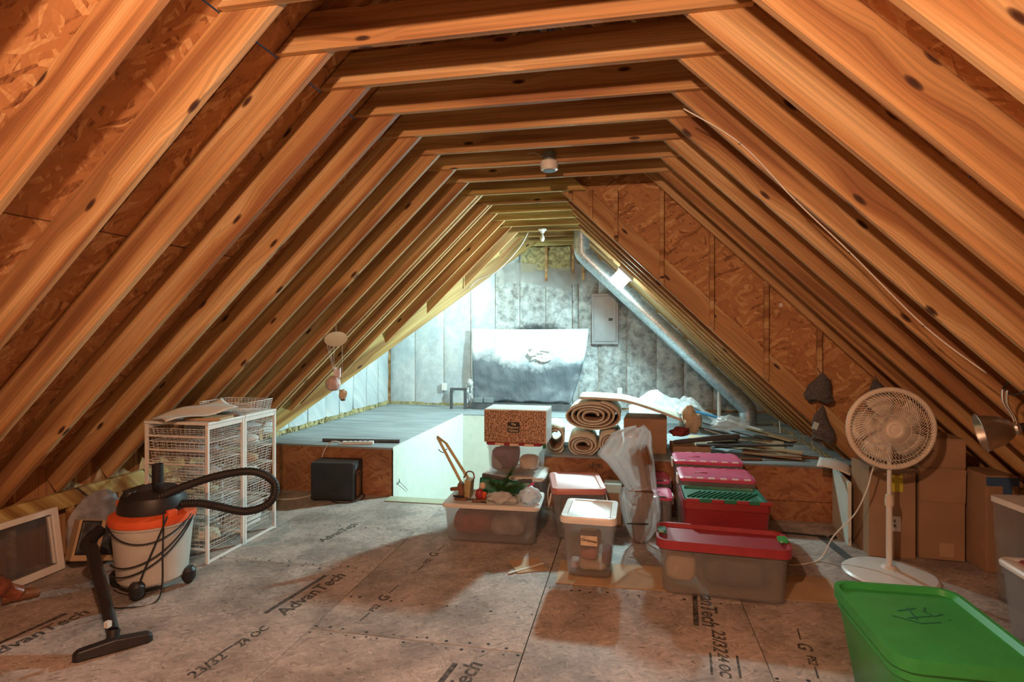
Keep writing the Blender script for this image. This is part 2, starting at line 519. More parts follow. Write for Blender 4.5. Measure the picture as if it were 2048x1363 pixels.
# ---- ceiling: ridge board, rafters, collar ties, sheathing
ceil = struct(MB().bb(-0.607, -0.569, Y0, YW, 3.78, 4.06).build('ceiling', PINE))
_rm = {}
def rafter(x0, x1, y, side, zf, par, mat=PINE, thk=THK, bev=0.003):
    """side -1: left slope (rises with x), +1: right slope (falls with x); x0..x1 the run"""
    ln = (x1 - x0) / CT
    key = (round(ln, 3), mat.name, thk)
    if key not in _rm:
        mb = MB(); mb.bb(0, ln, -thk / 2, thk / 2, 0, DEP)
        _rm[key] = mb.mesh('rafter', mat)
    return obj('rafter', _rm[key], par, (x0, y, zf(x0)), (0, -TH if side < 0 else TH, 0), bevel=bev)

XRIDGE = -0.588
for i, y in enumerate(RAFT):
    rafter(XL, XRIDGE, y, -1, LZ, ceil)
    yr = y if i < len(RAFT) - 1 else y - 0.035
    rafter(XRIDGE, XRK, yr, 1, RZ, ceil)
rafter(XL, XRIDGE, RAFT[-1] + 0.085, -1, LZ, ceil)
def xval(y):                            # plan line of the valley rafter
    return -2.997 + 0.956 * (y - 6.626)
for y in FAR:
    xa = max(XL + 0.1, xval(y) + 0.02)
    if xa < -1.1:
        rafter(xa, -1.04, y, -1, LZ, ceil)
    rafter(-1.034, 1.98, y, 1, FZ, ceil)
rafter(XL + 0.1, -1.04, FAR[0] + 0.075, -1, LZ, ceil)
def tie(y, x0, x1):
    mb = MB(); t = THK
    mb.hexa([(x0, -t, 0), (x1, -t, 0), (x1, 0, 0), (x0, 0, 0), (x0 + 0.185, -t, 0.184), (x1 - 0.185, -t, 0.184), (x1 - 0.185, 0, 0.184), (x0 + 0.185, 0, 0.184)])
    return mb
tm = tie(0, -1.683, 0.505).mesh('collar_tie', PINE)
for y in RAFT[:-1]:
    obj('collar_tie', tm, ceil, (0, y - THK / 2, TIEZ), bevel=0.003)
tf = tie(0, -1.683, -0.39).mesh('collar_tie', PINE_LIT)
for y in [YW - 0.02] + FAR:
    obj('collar_tie', tf, ceil, (0, y - THK / 2, TIEZ - 0.02), bevel=0.003)
# valley rafter of the cross gable
def valley():
    a = Vector((-3.93, 5.62, LZ(-3.93) - 0.10)); b = Vector((-1.03, 8.66, LZ(-1.03) - 0.10))
    d = (b - a); ln = d.length
    mb = MB(); mb.bb(0, ln, -0.022, 0.022, 0, 0.34)
    o = mb.build('valley_rafter', PINE_LIT, ceil, loc=a, bevel=0.003)
    hx = Vector((d.x, d.y, 0)).length
    o.rotation_euler = Euler((0, -math.atan2(d.z, hx), math.atan2(d.y, d.x)), 'XYZ')
valley()
# sheathing panels (4 x 8 feet), staggered
def sheath(side, zf, xlow, xtop, ya, yb, par):
    run = abs(xtop - xlow) / CT
    k = 0; s = 0.0
    while s < run - 0.02:
        w = min(1.216, run - s)
        y = ya - (1.22 if k % 2 else 0.0)
        while y < yb:
            y0, y1 = max(y, ya), min(y + 2.436, yb)
            if y1 - y0 > 0.05:
                mb = MB(); mb.bb(0, w - 0.004, 0, y1 - y0 - 0.004, 0, 0.012)
                if side < 0:
                    loc = Vector((xlow, y0, zf(xlow))) + Vector((CT, 0, ST)) * s + Vector((-ST, 0, CT)) * (DEP + 0.001)
                    rot = (0, -TH, 0)
                else:
                    loc = Vector((xtop, y0, zf(xtop))) + Vector((CT, 0, -ST)) * s + Vector((ST, 0, CT)) * (DEP + 0.001)
                    rot = (0, TH, 0)
                mb.build('sheathing_panel', OSB, par, loc=loc, rot=rot)
            y += 2.44
        s += 1.22; k += 1
sheath(-1, LZ, XL - 0.2, XRIDGE, Y0, 5.70, ceil)
sheath(1, RZ, XRK + 0.2, XRIDGE, Y0, YW, ceil)
sheath(1, FZ, 2.1, -1.034, YW, YB, ceil)
# left slope past the partition: triangle above the valley, then the cross gable's slope
tri = MB()
off = Vector((-ST, 0, CT)) * (DEP + 0.003)
pa, pb, pc, pd = (Vector((-3.9, 5.70, LZ(-3.9))), Vector((-0.9, 5.70, LZ(-0.9))), Vector((-0.9, YB, LZ(-0.9))), Vector((-0.93, 8.80, LZ(-0.93))))
q = [p + off for p in (pa, pb, pc, pd)]
tri.hexa([*q, *[p + Vector((0, 0, 0.015)) for p in q]])
tri.build('sheathing_panel', OSB, ceil)
cg = MB()
q = [Vector((-3.95, 5.45, 0.80)), Vector((-3.9, 5.70, LZ(-3.9) + 0.27)), Vector((-0.93, 8.80, LZ(-0.93) + 0.27)), Vector((-3.95, 8.86, 4.02))]
cg.hexa([*q, *[p + Vector((0, 0, 0.015)) for p in q]])
cg.build('sheathing_panel', OSB, ceil)

# ---- floor: subfloor panels on a dark deck
floor = struct(MB().bb(XL - 0.1, XRK + 0.1, Y0, YW, -0.06, -0.018).build('floor', DARK))
xs = [-0.53 + 1.206 * i for i in range(-3, 4)]
for i in range(len(xs) - 1 + 1):
    x0 = xs[i]; x1 = x0 + 1.206
    if i == 0: x0 = XL - 0.08
    if x0 > XRK: continue
    x1 = min(x1, XRK + 0.08)
    ys = [Y0] + [q for q in ((1.25, 3.69) if i % 2 == 1 else (0.46, 2.90, 5.34))] + [YW]
    for ya, yb in zip(ys[:-1], ys[1:]):
        mb = MB(); mb.bb(0, x1 - x0 - 0.005, 0, yb - ya - 0.005, -0.018, 0)
        mb.build('floor_panel', OSBF, floor, loc=(x0, ya, 0), bevel=0.0015)
# nail rows along the joints
nails = MB()
for yy, xa, xb in ((2.87, -1.72, -0.55), (2.93, -1.72, -0.55), (3.66, -2.92, -1.75), (3.72, -2.92, -1.75), (3.67, -0.5, 0.66), (2.88, 0.69, 1.86), (2.93, 0.69, 1.86), (2.1, -0.5, 0.66), (2.1, -1.7, -0.5), (3.3, -1.7, -0.55), (4.5, -2.9, -1.75)):
    x = xa
    while x < xb:
        nails.lathe([(0.006 + 0.006 * rnd.random(), 0.0003), (0.004, 0.0009)], 6, c=(x, yy + rnd.uniform(-0.012, 0.012), 0), cap0=False)
        x += rnd.uniform(0.05, 0.16)
no = nails.build('nail_heads', INK, floor); no['kind'] = 'stuff'
# printed lettering on the panels
def ink(body, x, y, deg, size, m=INKF, sx=1.0, shear=0.15):
    text_obj('floor_print', body, size, m, floor, (x, y, 0.0006), (0, 0, R(deg)), sx=sx, shear=shear)
def inkbar(x, y, deg, ln, w, m=INKF):
    MB().box((0, 0, 0), (ln, w, 0.0006)).build('floor_print', m, floor, loc=(x, y, 0.0005), rot=(0, 0, R(deg)))
ink('AdvanTech', -1.96, 3.30, 82, 0.13); inkbar(-2.055, 3.28, 82, 0.56, 0.03)
ink('AdvanTech', -0.79, 2.47, 82, 0.13); inkbar(-0.885, 2.46, 82, 0.56, 0.03)
ink('AdvanTech', 0.47, 3.66, -95, 0.13); inkbar(0.395, 3.64, -95, 0.56, 0.03)
ink('23/32', 0.47, 3.22, -95, 0.10); ink('24 OC', 0.46, 2.99, -95, 0.075); inkbar(0.40, 2.99, -95, 0.2, 0.012); inkbar(0.53, 2.99, -95, 0.2, 0.012)
ink('AdvanTech', -3.17, 2.54, 84, 0.12); inkbar(-3.26, 2.52, 84, 0.5, 0.03)
ink('24 OC', -2.0, 2.76, 82, 0.075); inkbar(-2.05, 2.62, 82, 0.22, 0.012); ink('23/32', -2.04, 2.47, 82, 0.09)
for x, y, d in ((-1.49, 3.27, 84), (0.90, 3.2, -98), (-1.42, 4.0, 84)):
    ink('G', x, y + 0.05, d, 0.10); ink('PS2', x, y - 0.08, d, 0.06); inkbar(x - 0.01, y - 0.19, d, 0.1, 0.01); inkbar(x + 0.01, y + 0.18, d, 0.12, 0.008)
ink('AdvanTech', -2.35, 4.35, 80, 0.1)

# ---- raised floor at the far end, with the stair opening
SX0, SX1, SY1 = -2.33, -0.85, 7.9
rf = MB()
rf.bb(-3.87, SX0, YW + 0.02, YB, ZP - 0.20, ZP - 0.02)
rf.bb(SX1, 1.97, YW + 0.02, YB, ZP - 0.20, ZP - 0.02)
rf.bb(SX0, SX1, SY1, YB, ZP - 0.20, ZP - 0.02)
rfo = struct(rf.build('raised_floor', DARK))
for x0, x1, y0, y1 in ((-3.87, SX0, YW - 0.012, 7.0), (-3.87, SX0, 7.004, YB), (SX0 + 0.004, SX1, SY1, YB), (SX1 + 0.004, 0.4, YW - 0.012, 7.4), (0.404, 1.97, YW - 0.012, 7.4), (SX1 + 0.004, 1.97, 7.404, YB)):
    mb = MB(); mb.bb(0, x1 - x0, 0, y1 - y0, -0.02, 0)
    mb.build('deck_panel', GREYP, rfo, loc=(x0, y0, ZP), bevel=0.002)
MB().bb(-3.87, SX0, YW - 0.004, YW + 0.018, 0.0, ZP - 0.021).build('front_board', OSBR, rfo, bevel=0.002)
MB().bb(SX1, 1.83, YW - 0.004, YW + 0.018, 0.175, ZP - 0.021).build('front_board', OSBR, rfo, bevel=0.002)
MB().bb(SX1, 1.83, YW - 0.010, YW + 0.018, 0.0, 0.172).build('front_board', OSBR, rfo, bevel=0.002)
MB().bb(1.83, 1.97, YW + 0.0, YW + 0.018, 0.0, ZP - 0.02).build('front_board', PINE, rfo, bevel=0.002)
text_obj('board_print', 'LEVEL', 0.055, INKF, rfo, (-0.30, YW - 0.0045, 0.40), (R(90), 0, 0))
# stairwell: drywall sides and the treads going down
sw = MB()
sw.bb(SX0 - 0.014, SX0 + 0.001, YW - 0.004, SY1, -2.3, ZP + 0.004)
sw.bb(SX0, SX1, SY1 - 0.014, SY1 + 0.001, -2.3, ZP - 0.021)
sw.bb(SX1 - 0.001, SX1 + 0.014, YW + 0.018, SY1, -2.3, ZP - 0.021)
sw.bb(SX0, SX1, YW + 0.02, YW + 0.034, -2.3, -0.06)
struct(sw.build('wall_stairwell', DRYW))
stf = struct(MB().bb(SX0, SX1, YW, SY1, -2.34, -2.3).build('floor_stairwell', DARK))
for i in range(9):
    MB().bb(SX0 + 0.002, SX1 - 0.02, 7.62 - i * 0.25, 7.88 - i * 0.25, -0.82 - i * 0.16, -0.79 - i * 0.16).build('stair_tread', PINE, stf, bevel=0.004)

# ---- knee walls
def knee(name, x, sgn, y0, y1, mat):
    base = MB().bb(min(x, x + sgn * 0.10), max(x, x + sgn * 0.10), y0, y1, -0.02, 0.001)
    o = struct(base.build(name, PINE))
    MB().bb(x + sgn * 0.10, x + sgn * 0.112, y0, y1, 0, 1.0 if sgn > 9 else 0.70).build('sheathing_panel', OSB, o) if sgn > 0 else MB().bb(x - 0.112, x - 0.10, y0, y1, 0, 0.70).build('sheathing_panel', OSB, o)
    xa, xb = sorted((x, x + sgn * 0.038))
    MB().bb(xa, xb, y0, y1, 0.38, 0.50).build('plate', mat, o, bevel=0.003)
    MB().bb(xa, xb, y0, y1, 0.0, 0.038).build('sole_plate', PINE, o, bevel=0.003)
    y = y0 + 0.25
    while y < y1:
        MB().bb(xa, xb, y, y + 0.038, 0.039, 0.379).build('stud', PINE, o, bevel=0.003)
        y += 0.4064
    return o
wl = knee('wall_left', XL, -1, Y0, YW, PINE_LIT)
wr = knee('wall_right', XRK, 1, Y0, YW, PINE)

# ---- partition of OSB above the far part's right slope, with studs
pt = MB()
prof = [(-1.02, 3.38), (1.965, FZ(1.965) + 0.02), (1.975, 0.0), (2.92, 0.0), (2.92, 0.62), (-0.588, 4.06), (-0.9, 3.75)]
pt.loft([[(x, YW + 0.024, z) for x, z in prof], [(x, YW + 0.014, z) for x, z in prof]])
part = struct(pt.build('wall_partition', OSBY))
rafter(-1.034, 2.0, YW - 0.005, 1, FZ, part, PINE)
def pstud(x, w=0.038):
    zb = max(FZ(x) + 0.012, 0.0) if x < 1.9 else 0.002
    zt = min(RZ(x) - 0.002, 2.99)
    mb = MB(); w2 = w / 2
    mb.hexa([(x - w2, YW - 0.064, max(zb - TAN * -w2, 0)), (x + w2, YW - 0.064, max(zb - TAN * w2, 0)), (x + w2, YW - 0.026, max(zb - TAN * w2, 0)), (x - w2, YW - 0.026, max(zb + TAN * w2, 0)),
             (x - w2, YW - 0.064, zt + TAN * w2), (x + w2, YW - 0.064, zt - TAN * w2), (x + w2, YW - 0.026, zt - TAN * w2), (x - w2, YW - 0.026, zt + TAN * w2)])
    o = mb.build('stud', PINE, part, bevel=0.002)
for x in (-0.538, -0.35, -0.119, 0.292, 0.725, 1.181, 1.609, 2.042, 2.44):
    pstud(x)
MB().bb(0.0, 0.028, -0.003, 0, 0.0, 0.034).build('grade_stamp', PAPER, part, loc=(1.30, YW + 0.013, 1.876))

# ---- insulated back wall
wb = struct(MB().bb(-3.95, 2.0, YB, YB + 0.05, 0.3, 3.9).build('wall_back', PINE))
def topz(x):
    if x < -1.034: return min(LZ(x) + 0.15 if x > -1.3 else 3.95, 3.95)
    return FZ(x) + 0.1
x = -3.85; k = 0
bx = [-3.85, -3.42, -2.93, -2.48, -2.08, -1.68, -1.27, -0.86, -0.76, -0.46, -0.03, 0.40, 0.80, 1.21, 1.62, 1.93]
for xa, xb in zip(bx[:-1], bx[1:]):
    zt = max(min(topz(xa), topz(xb)) + 0.25, 0.75)
    zt = min(zt, 2.93) if xa > -1.7 else zt
    w = xb - xa
    def fn(u, v, w=w, zt=zt, xa=xa):
        zz = ZP + 0.03 + (zt - ZP - 0.03) * v
        b = 0.022 * (1 - abs(2 * u - 1) ** 6)
        n = noise.noise(Vector((xa * 3 + u * 2, zz * 2.2, 0.3))) * 0.012
        return (0.003 + u * (w - 0.006), -b - n - 0.010, zz)
    mb = MB(); mb.grid(fn, 8, 22)
    # backing so that the batt has depth
    mb.bb(0.006, w - 0.006, -0.006, -0.001, ZP + 0.03, zt)
    mb.build('insulation_batt', INSUL_LIT if xa < -2.4 else INSUL, wb, 0, loc=(xa, YB, 0))
# bare batts and framing right under the ties
for xa, xb in ((-1.65, -1.27), (-1.23, -0.88)):
    mb = MB(); mb.grid(lambda u, v, w=xb - xa: (u * w, -0.03 - 0.04 * noise.noise(Vector((u * 4 + xa, v * 6, 2))), 2.62 + 0.36 * v), 10, 10)
    mb.bb(0, xb - xa, 0.0, 0.002, 2.6, 3.0)
    mb.build('insulation_batt', FIBER, wb, 0, loc=(xa, YB - 0.04, 0))
for xx in (-1.27, -0.86, -0.70):
    MB().bb(xx, xx + 0.038, YB - 0.085, YB - 0.05, 2.45, 3.0).build('stud', PINE, wb, bevel=0.002)
MB().bb(-3.85, -2.35, YB - 0.03, YB - 0.001, ZP, ZP + 0.045).build('sole_plate', FIBER, wb)
# overspray of dark paint on the wall over the dust sheet
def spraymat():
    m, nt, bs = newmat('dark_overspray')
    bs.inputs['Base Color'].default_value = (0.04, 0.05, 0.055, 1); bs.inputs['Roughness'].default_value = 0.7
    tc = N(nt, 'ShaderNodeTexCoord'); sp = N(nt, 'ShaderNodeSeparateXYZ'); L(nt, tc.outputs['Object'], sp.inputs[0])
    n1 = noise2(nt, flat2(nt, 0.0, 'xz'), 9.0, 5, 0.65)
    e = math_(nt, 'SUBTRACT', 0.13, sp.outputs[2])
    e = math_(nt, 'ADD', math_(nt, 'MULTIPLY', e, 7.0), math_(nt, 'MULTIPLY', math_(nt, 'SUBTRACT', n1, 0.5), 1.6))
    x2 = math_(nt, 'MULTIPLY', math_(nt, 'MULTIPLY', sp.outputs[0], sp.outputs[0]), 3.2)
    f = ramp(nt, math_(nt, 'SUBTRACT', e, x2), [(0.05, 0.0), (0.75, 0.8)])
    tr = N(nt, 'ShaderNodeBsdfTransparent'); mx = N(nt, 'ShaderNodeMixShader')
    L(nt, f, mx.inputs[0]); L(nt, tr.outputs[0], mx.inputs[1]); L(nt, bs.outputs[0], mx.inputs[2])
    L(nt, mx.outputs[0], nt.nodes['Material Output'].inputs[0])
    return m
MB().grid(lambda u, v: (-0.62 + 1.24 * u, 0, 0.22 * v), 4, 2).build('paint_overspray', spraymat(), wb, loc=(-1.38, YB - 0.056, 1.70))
# loose poly film along the top of the batts
def film(u, v):
    return (-2.0 + 1.75 * u, YB - 0.085 - 0.012 * math.sin(u * 21 + v * 3), 2.40 + 0.30 * v + 0.05 * math.sin(u * 9))
MB().grid(film, 30, 4).build('vapour_barrier', FILMY, wb, 0)

# ---- insulated left side wall beyond the knee wall
ws = MB(); q = [(5.50, 0.3), (YB, 0.3), (YB, 3.95), (5.50, 0.78)]
ws.loft([[(-3.92, y, z) for y, z in q], [(-3.90, y, z) for y, z in q]])
ws.bb(-4.12, -3.86, YW + 0.02, YW + 0.035, 0.0, 0.80)
wside = struct(ws.build('wall_side', PINE))
by = [5.55, 6.0, 6.42, 6.85, 7.2, 7.62, 8.05, 8.45, 8.84]
for ya, yb in zip(by[:-1], by[1:]):
    zt = 0.70 + TAN * (ya - 5.55)
    def fn(u, v, ya=ya, yb=yb, zt=zt):
        zz = ZP + 0.06 + (zt - ZP - 0.06) * v
        b = 0.04 * (1 - abs(2 * u - 1) ** 3) + 0.03 * noise.noise(Vector((ya * 2 + u, zz * 2.5, 5)))
        return (b + 0.012, ya + 0.005 + u * (yb - ya - 0.01), zz)
    mb = MB(); mb.grid(fn, 8, 14); mb.bb(0.002, 0.008, ya, yb, ZP + 0.06, zt)
    mb.build('insulation_batt', INSUL_LIT, wside, 0, loc=(-3.90, 0, 0))
mb = MB()
for i in range(60):
    yy = 5.6 + i * 0.0535
    mb.box((-3.885 + 0.02 * rnd.random(), yy, ZP + 0.03), (0.03, 0.06, 0.045 + 0.03 * rnd.random()), (rnd.uniform(-0.4, 0.4), rnd.uniform(-0.4, 0.4), rnd.uniform(-0.6, 0.6)))
fo = mb.build('loose_fibre', FIBER, wside); fo['kind'] = 'stuff'
# wall behind the camera
pr = [(XL - 0.2, 0), (XRK + 0.2, 0), (XRK + 0.2, 0.75), (XRIDGE, 4.09), (XL - 0.2, 0.75)]
struct(MB().loft([[(x, Y0 - 0.03, z) for x, z in pr], [(x, Y0, z) for x, z in pr]]).build('wall_end', OSBY))

# ================================================================ LAMPS
def point(name, loc, w, col, r, parent):
    d = bpy.data.lights.new(name, 'POINT'); d.energy = w; d.color = col; d.shadow_soft_size = r
    o = bpy.data.objects.new(name, d); COL.objects.link(o); o.location = loc
    if parent: o.parent = parent
    return o
def bare_bulb(loc, label, w=None, cord=0.0, group=None, lit=True):
    t = thing('light_bulb', label, 'light bulb', loc)
    MB().lathe([(0.055, 0), (0.055, -0.012), (0.03, -0.03), (0.024, -0.05)], 20).build('lamp_holder', WHITEPL, t, 30)
    p = [(0.013, -0.05), (0.014, -0.075), (0.022, -0.09), (0.030, -0.115), (0.028, -0.135), (0.016, -0.152), (0.003, -0.157)]
    MB().lathe(p, 20).build('bulb', LAMPBULB if lit else WHITEPL, t, 0)
    if w:
        point('bulb_light', (0, 0, -0.215), w, WARM, 0.045, t)
    return t
# bulbs on the collar ties: one over the camera, one behind added as fill
bare_bulb((-0.5, 0.30, TIEZ - 0.10), 'bare warm bulb hanging from a collar tie above the open floor', WARM_W)
MB().bb(-0.06, 0.06, -0.03, 0.03, 0, 0.099).build('mounting_box', STEEL, bpy.data.objects['light_bulb'])
bare_bulb((-0.55, -1.5, TIEZ - 0.10), 'added warm fill bulb by the end wall', WARM_FILL_W)
MB().bb(-0.06, 0.06, -0.03, 0.03, 0, 0.099).build('mounting_box', STEEL, bpy.data.objects['light_bulb.001'])
bare_bulb((-1.085, 7.25, TIEZ - 0.021), 'unlit round bulb in a white porcelain holder on the far collar tie', lit=False)
# the lit work light on the far right slope
fx = thing('work_light', 'lit boxy white work light fixed under the rafters beside the duct', 'light', (-0.02, 7.10, FZ(-0.02) - 0.005), rot=(0, TH, 0))
MB().bb(-0.11, 0.11, -0.11, 0.07, -0.045, 0).build('housing', STEEL, fx, bevel=0.004)
MB().bb(-0.09, 0.09, -0.09, 0.05, -0.20, -0.046).build('diffuser', LAMPLENS, fx, bevel=0.012)
d = bpy.data.lights.new('work_light_beam', 'AREA'); d.energy = COOL_W; d.color = COOL; d.shape = 'RECTANGLE'; d.size = 0.16; d.size_y = 0.12
lo = bpy.data.objects.new('work_light_beam', d); COL.objects.link(lo); lo.parent = fx; lo.location = (0, -0.03, -0.208); lo.rotation_euler = (R(-13), 0, 0)
# second cool bulb, up in the side bay behind the valley rafter
cb2 = bare_bulb((-2.75, 7.75, 2.62), 'cool bulb up in the side bay behind the valley rafter', lit=False)
bpy.data.objects[cb2.children[1].name].data.materials[0] = LAMPLENS
MB().tube([(0, 0, 0.0), (0, 0, 0.30)], 0.006, 6).build('cord', WHITEPL, cb2)
point('bulb_light', (0, 0, -0.215), COOL2_W, COOL, 0.05, cb2)

# ================================================================ THINGS: storage totes
def tote(name, label, loc, w, d, h, body, lidmat, rz=0.0, taper=0.88, lid='flat', contents=(), cat='storage bin', group=None, lidh=0.035, over=0.014, corner=0.05, handles=None, lidz=None):
    """tapered thin-walled body with a rim, a lid with a raised panel, contents seen through the wall"""
    t = thing(name, label, cat, loc, rz, group)
    bh = h - lidh * 0.75
    hx, hy = w / 2, d / 2
    tx = taper
    b = MB()
    rings = [rr(hx * tx - 0.015, hy * tx - 0.015, corner, 0.0), rr(hx * tx, hy * tx, corner, 0.015), rr(hx * 0.985, hy * 0.985, corner, bh * 0.86),
             rr(hx * 0.985 + 0.008, hy * 0.985 + 0.008, corner, bh * 0.87), rr(hx, hy, corner, bh),
             rr(hx - 0.006, hy - 0.006, corner - 0.004, bh), rr(hx * tx - 0.008, hy * tx - 0.008, corner - 0.004, 0.02)]
    b.loft(rings, True, True)
    b.build('body', body, t, 40)
    if lidmat:
        lh = lidh; z = h - lh
        l = MB()
        hx2, hy2 = hx + over, hy + over
        if lid == 'dome':
            rs = [rr(hx2, hy2, corner + 0.01, z), rr(hx2 + 0.003, hy2 + 0.003, corner + 0.01, z + lh * 0.55), rr(hx2 - 0.012, hy2 - 0.012, corner, z + lh * 0.9), rr(hx2 - 0.03, hy2 - 0.03, corner, z + lh),
                  rr(hx2 - 0.05, hy2 - 0.045, corner * 0.7, z + lh), rr(hx2 - 0.056, hy2 - 0.051, corner * 0.7, z + lh - 0.006)]
        elif lid == 'sunk':
            rs = [rr(hx2, hy2, corner + 0.01, z), rr(hx2, hy2, corner + 0.01, z + lh), rr(hx2 - 0.018, hy2 - 0.018, corner, z + lh), rr(hx2 - 0.035, hy2 - 0.035, corner * 0.7, z + lh - 0.022)]
        else:
            rs = [rr(hx2, hy2, corner + 0.01, z), rr(hx2 + 0.002, hy2 + 0.002, corner + 0.01, z + lh * 0.6), rr(hx2 - 0.008, hy2 - 0.008, corner, z + lh),
                  rr(hx2 - 0.045, hy2 - 0.04, corner * 0.6, z + lh), rr(hx2 - 0.05, hy2 - 0.045, corner * 0.6, z + lh - 0.005)]
        l.loft(rs, True, True)
        lo_ = l.build('lid', lidmat, t, 40)
        t['lid_z'] = h
    for (cx, cy, cz, sx, sy, sz, m, seed) in contents:
        c = MB()
        def fn(u, v, sx=sx, sy=sy, sz=sz, seed=seed):
            th = u * 2 * math.pi; ph = (v - 0.5) * math.pi
            e = lambda q: math.copysign(abs(q) ** 0.55, q)
            p = Vector((e(math.cos(ph)) * e(math.cos(th)) * sx / 2, e(math.cos(ph)) * e(math.sin(th)) * sy / 2, e(math.sin(ph)) * sz / 2))
            return p * (0.9 + 0.18 * noise.noise(p * 9 + Vector((seed, 0, 0))))
        c.grid(fn, 20, 10)
        c.build('contents', m, t, 0, loc=(cx, cy, cz + 0.02))
    return t

# bright green tote, near right
t = tote('storage_tote', 'bright green lidded tote with marker scribble on its lid, in the near corner', (1.225, 2.70, 0), 0.50, 0.66, 0.445, GREENL, GREENL, rz=R(1), taper=0.80, lid='sunk', lidh=0.05, over=0.016, corner=0.075)
sc = MB()
for pts in (((-0.06, 0.02), (0.02, 0.05)), ((-0.05, -0.03), (0.05, 0.0)), ((-0.01, 0.05), (-0.02, -0.04)), ((0.06, 0.06), (0.04, 0.03), (0.06, 0.0), (0.10, 0.02)), ((0.10, -0.02), (0.105, -0.017)), ((-0.1, -0.02), (-0.02, -0.06), (0.06, -0.04))):
    sc.tube([(x * 1.1, y * 1.3, 0) for x, y in pts], 0.0045, 6, flat=0.1)
sc.build('marker_scribble', DGREEN, t, loc=(0.0, 0.08, 0.4245))
# clear tote with red lid at the right edge
t = tote('storage_tote', 'white frosted tote with a red lid beside the green tote', (2.22, 3.36, 0), 0.46, 0.52, 0.415, CLEAR, WHITEPL, taper=0.9, lid='flat', lidh=0.03,
         contents=[(0, 0, 0.16, 0.38, 0.44, 0.28, GREYF, 3), (-0.12, -0.1, 0.2, 0.08, 0.08, 0.05, YELLOW, 2)])
MB().loft([rr(0.19, 0.22, 0.03, 0), rr(0.185, 0.215, 0.03, 0.008)]).build('lid_panel', REDL, t, 40, loc=(0.02, 0, 0.412))
# long tote with the red lid
t = tote('storage_tote', 'long frosted tote with a red lid and green latches standing on cardboard', (0.575, 3.86, 0.006), 0.76, 0.33, 0.345, CLEAR, REDL, rz=R(-3.5), taper=0.95, lid='sunk', lidh=0.055, over=0.02, corner=0.065,
         contents=[(0.08, 0.02, 0.12, 0.42, 0.24, 0.2, DKGREY, 4), (-0.25, 0.02, 0.12, 0.2, 0.22, 0.2, CREAMF, 8)])
for sx in (-1, 1):
    MB().loft([rr(0.03, 0.05, 0.015, 0), rr(0.026, 0.045, 0.012, 0.012)]).build('latch', GREENL if sx > 0 else DGREEN, t, 40, loc=(sx * 0.365, 0, 0.346))
# tall bin with white lid
t = tote('storage_bin', 'tall clear bin with a white lid and a paper note on its front', (-0.262, 4.02, 0.006), 0.355, 0.42, 0.42, CLEAR, WHITEPL, rz=R(-1), taper=0.80, lid='flat', lidh=0.045, over=0.012, corner=0.04,
         contents=[(0.0, -0.02, 0.20, 0.17, 0.2, 0.12, BROWNF, 1), (-0.01, -0.04, 0.13, 0.15, 0.2, 0.1, ROSEL, 2), (0.02, -0.04, 0.05, 0.2, 0.25, 0.06, CREAMF, 3), (0.11, 0, 0.08, 0.07, 0.26, 0.12, PURPLE, 5), (-0.10, -0.07, 0.04, 0.07, 0.12, 0.06, PINKF, 6)])
n = MB().bb(-0.055, 0.055, -0.001, 0.001, -0.034, 0.034).build('paper_note', CREAMF, t, loc=(0.005, -0.2015, 0.262), rot=(R(6.5), 0, 0))
text_obj('note_print', 'Christmas', 0.026, INK, n, (0, -0.0016, 0.002), (R(90), R(6), 0))
MB().loft([rr(0.05, 0.004, 0.003, -0.01), rr(0.05, 0.004, 0.003, 0.01)]).build('grip', CLEAR, t, 40, loc=(0, -0.205, 0.345))
# clear bin with a dusty red lid behind it, with a wire bail
t = tote('storage_bin', 'clear bin with a dusty red lid and white bail handles behind the tall bin', (-0.43, 4.79, 0), 0.41, 0.54, 0.42, CLEAR2, ROSEL, rz=R(10), taper=0.86, lid='flat', lidh=0.045, corner=0.05,
         contents=[(0.0, 0.0, 0.14, 0.3, 0.42, 0.24, BROWNF, 9), (0.1, -0.15, 0.2, 0.1, 0.12, 0.12, PURPLE, 7)])
for sx in (-1, 1):
    MB().tube(smooth_path([(sx * 0.218, -0.19, 0.36), (sx * 0.235, -0.20, 0.27), (sx * 0.232, -0.06, 0.21), (sx * 0.235, 0.1, 0.27), (sx * 0.218, 0.12, 0.36)]), 0.006, 6).build('bail_handle', WHITEPL, t, 0)
# wide tote with the white lid
wt = tote('storage_tote', 'wide frosted tote with a white lid strewn with ornaments', (-1.07, 4.55, 0), 0.745, 0.43, 0.305, CLEAR, WHITEPL, rz=R(2.5), taper=0.94, lid='flat', lidh=0.03, over=0.016, corner=0.04,
          contents=[(-0.16, 0, 0.11, 0.36, 0.36, 0.19, REDF, 11), (0.12, 0, 0.10, 0.30, 0.36, 0.18, GREYF, 12)])
# stack behind: bottom bin, middle bin, patterned carton
t = tote('storage_bin', 'clear bin with a white lid at the bottom of the stack under the carton', (-0.99, 5.06, 0), 0.53, 0.42, 0.405, CLEAR2, WHITEPL, taper=0.9, lidh=0.03, contents=[(0.14, -0.03, 0.2, 0.16, 0.3, 0.3, PURPLE, 21), (-0.1, 0, 0.14, 0.26, 0.32, 0.24, GREYF, 22)])
t = tote('storage_bin', 'clear bin with a red lid in the middle of the stack, stuffed animal inside', (-0.985, 5.06, 0.406), 0.475, 0.36, 0.285, CLEAR2, REDL, taper=0.93, lidh=0.022, over=0.01, corner=0.03,
         contents=[(-0.09, -0.03, 0.12, 0.26, 0.28, 0.2, PURPLE, 31), (-0.16, -0.06, 0.09, 0.12, 0.18, 0.17, GREYF, 34), (0.12, -0.04, 0.08, 0.17, 0.25, 0.12, CREAMF, 32), (0, 0, 0.01, 0.4, 0.3, 0.03, BROWNF, 33)])
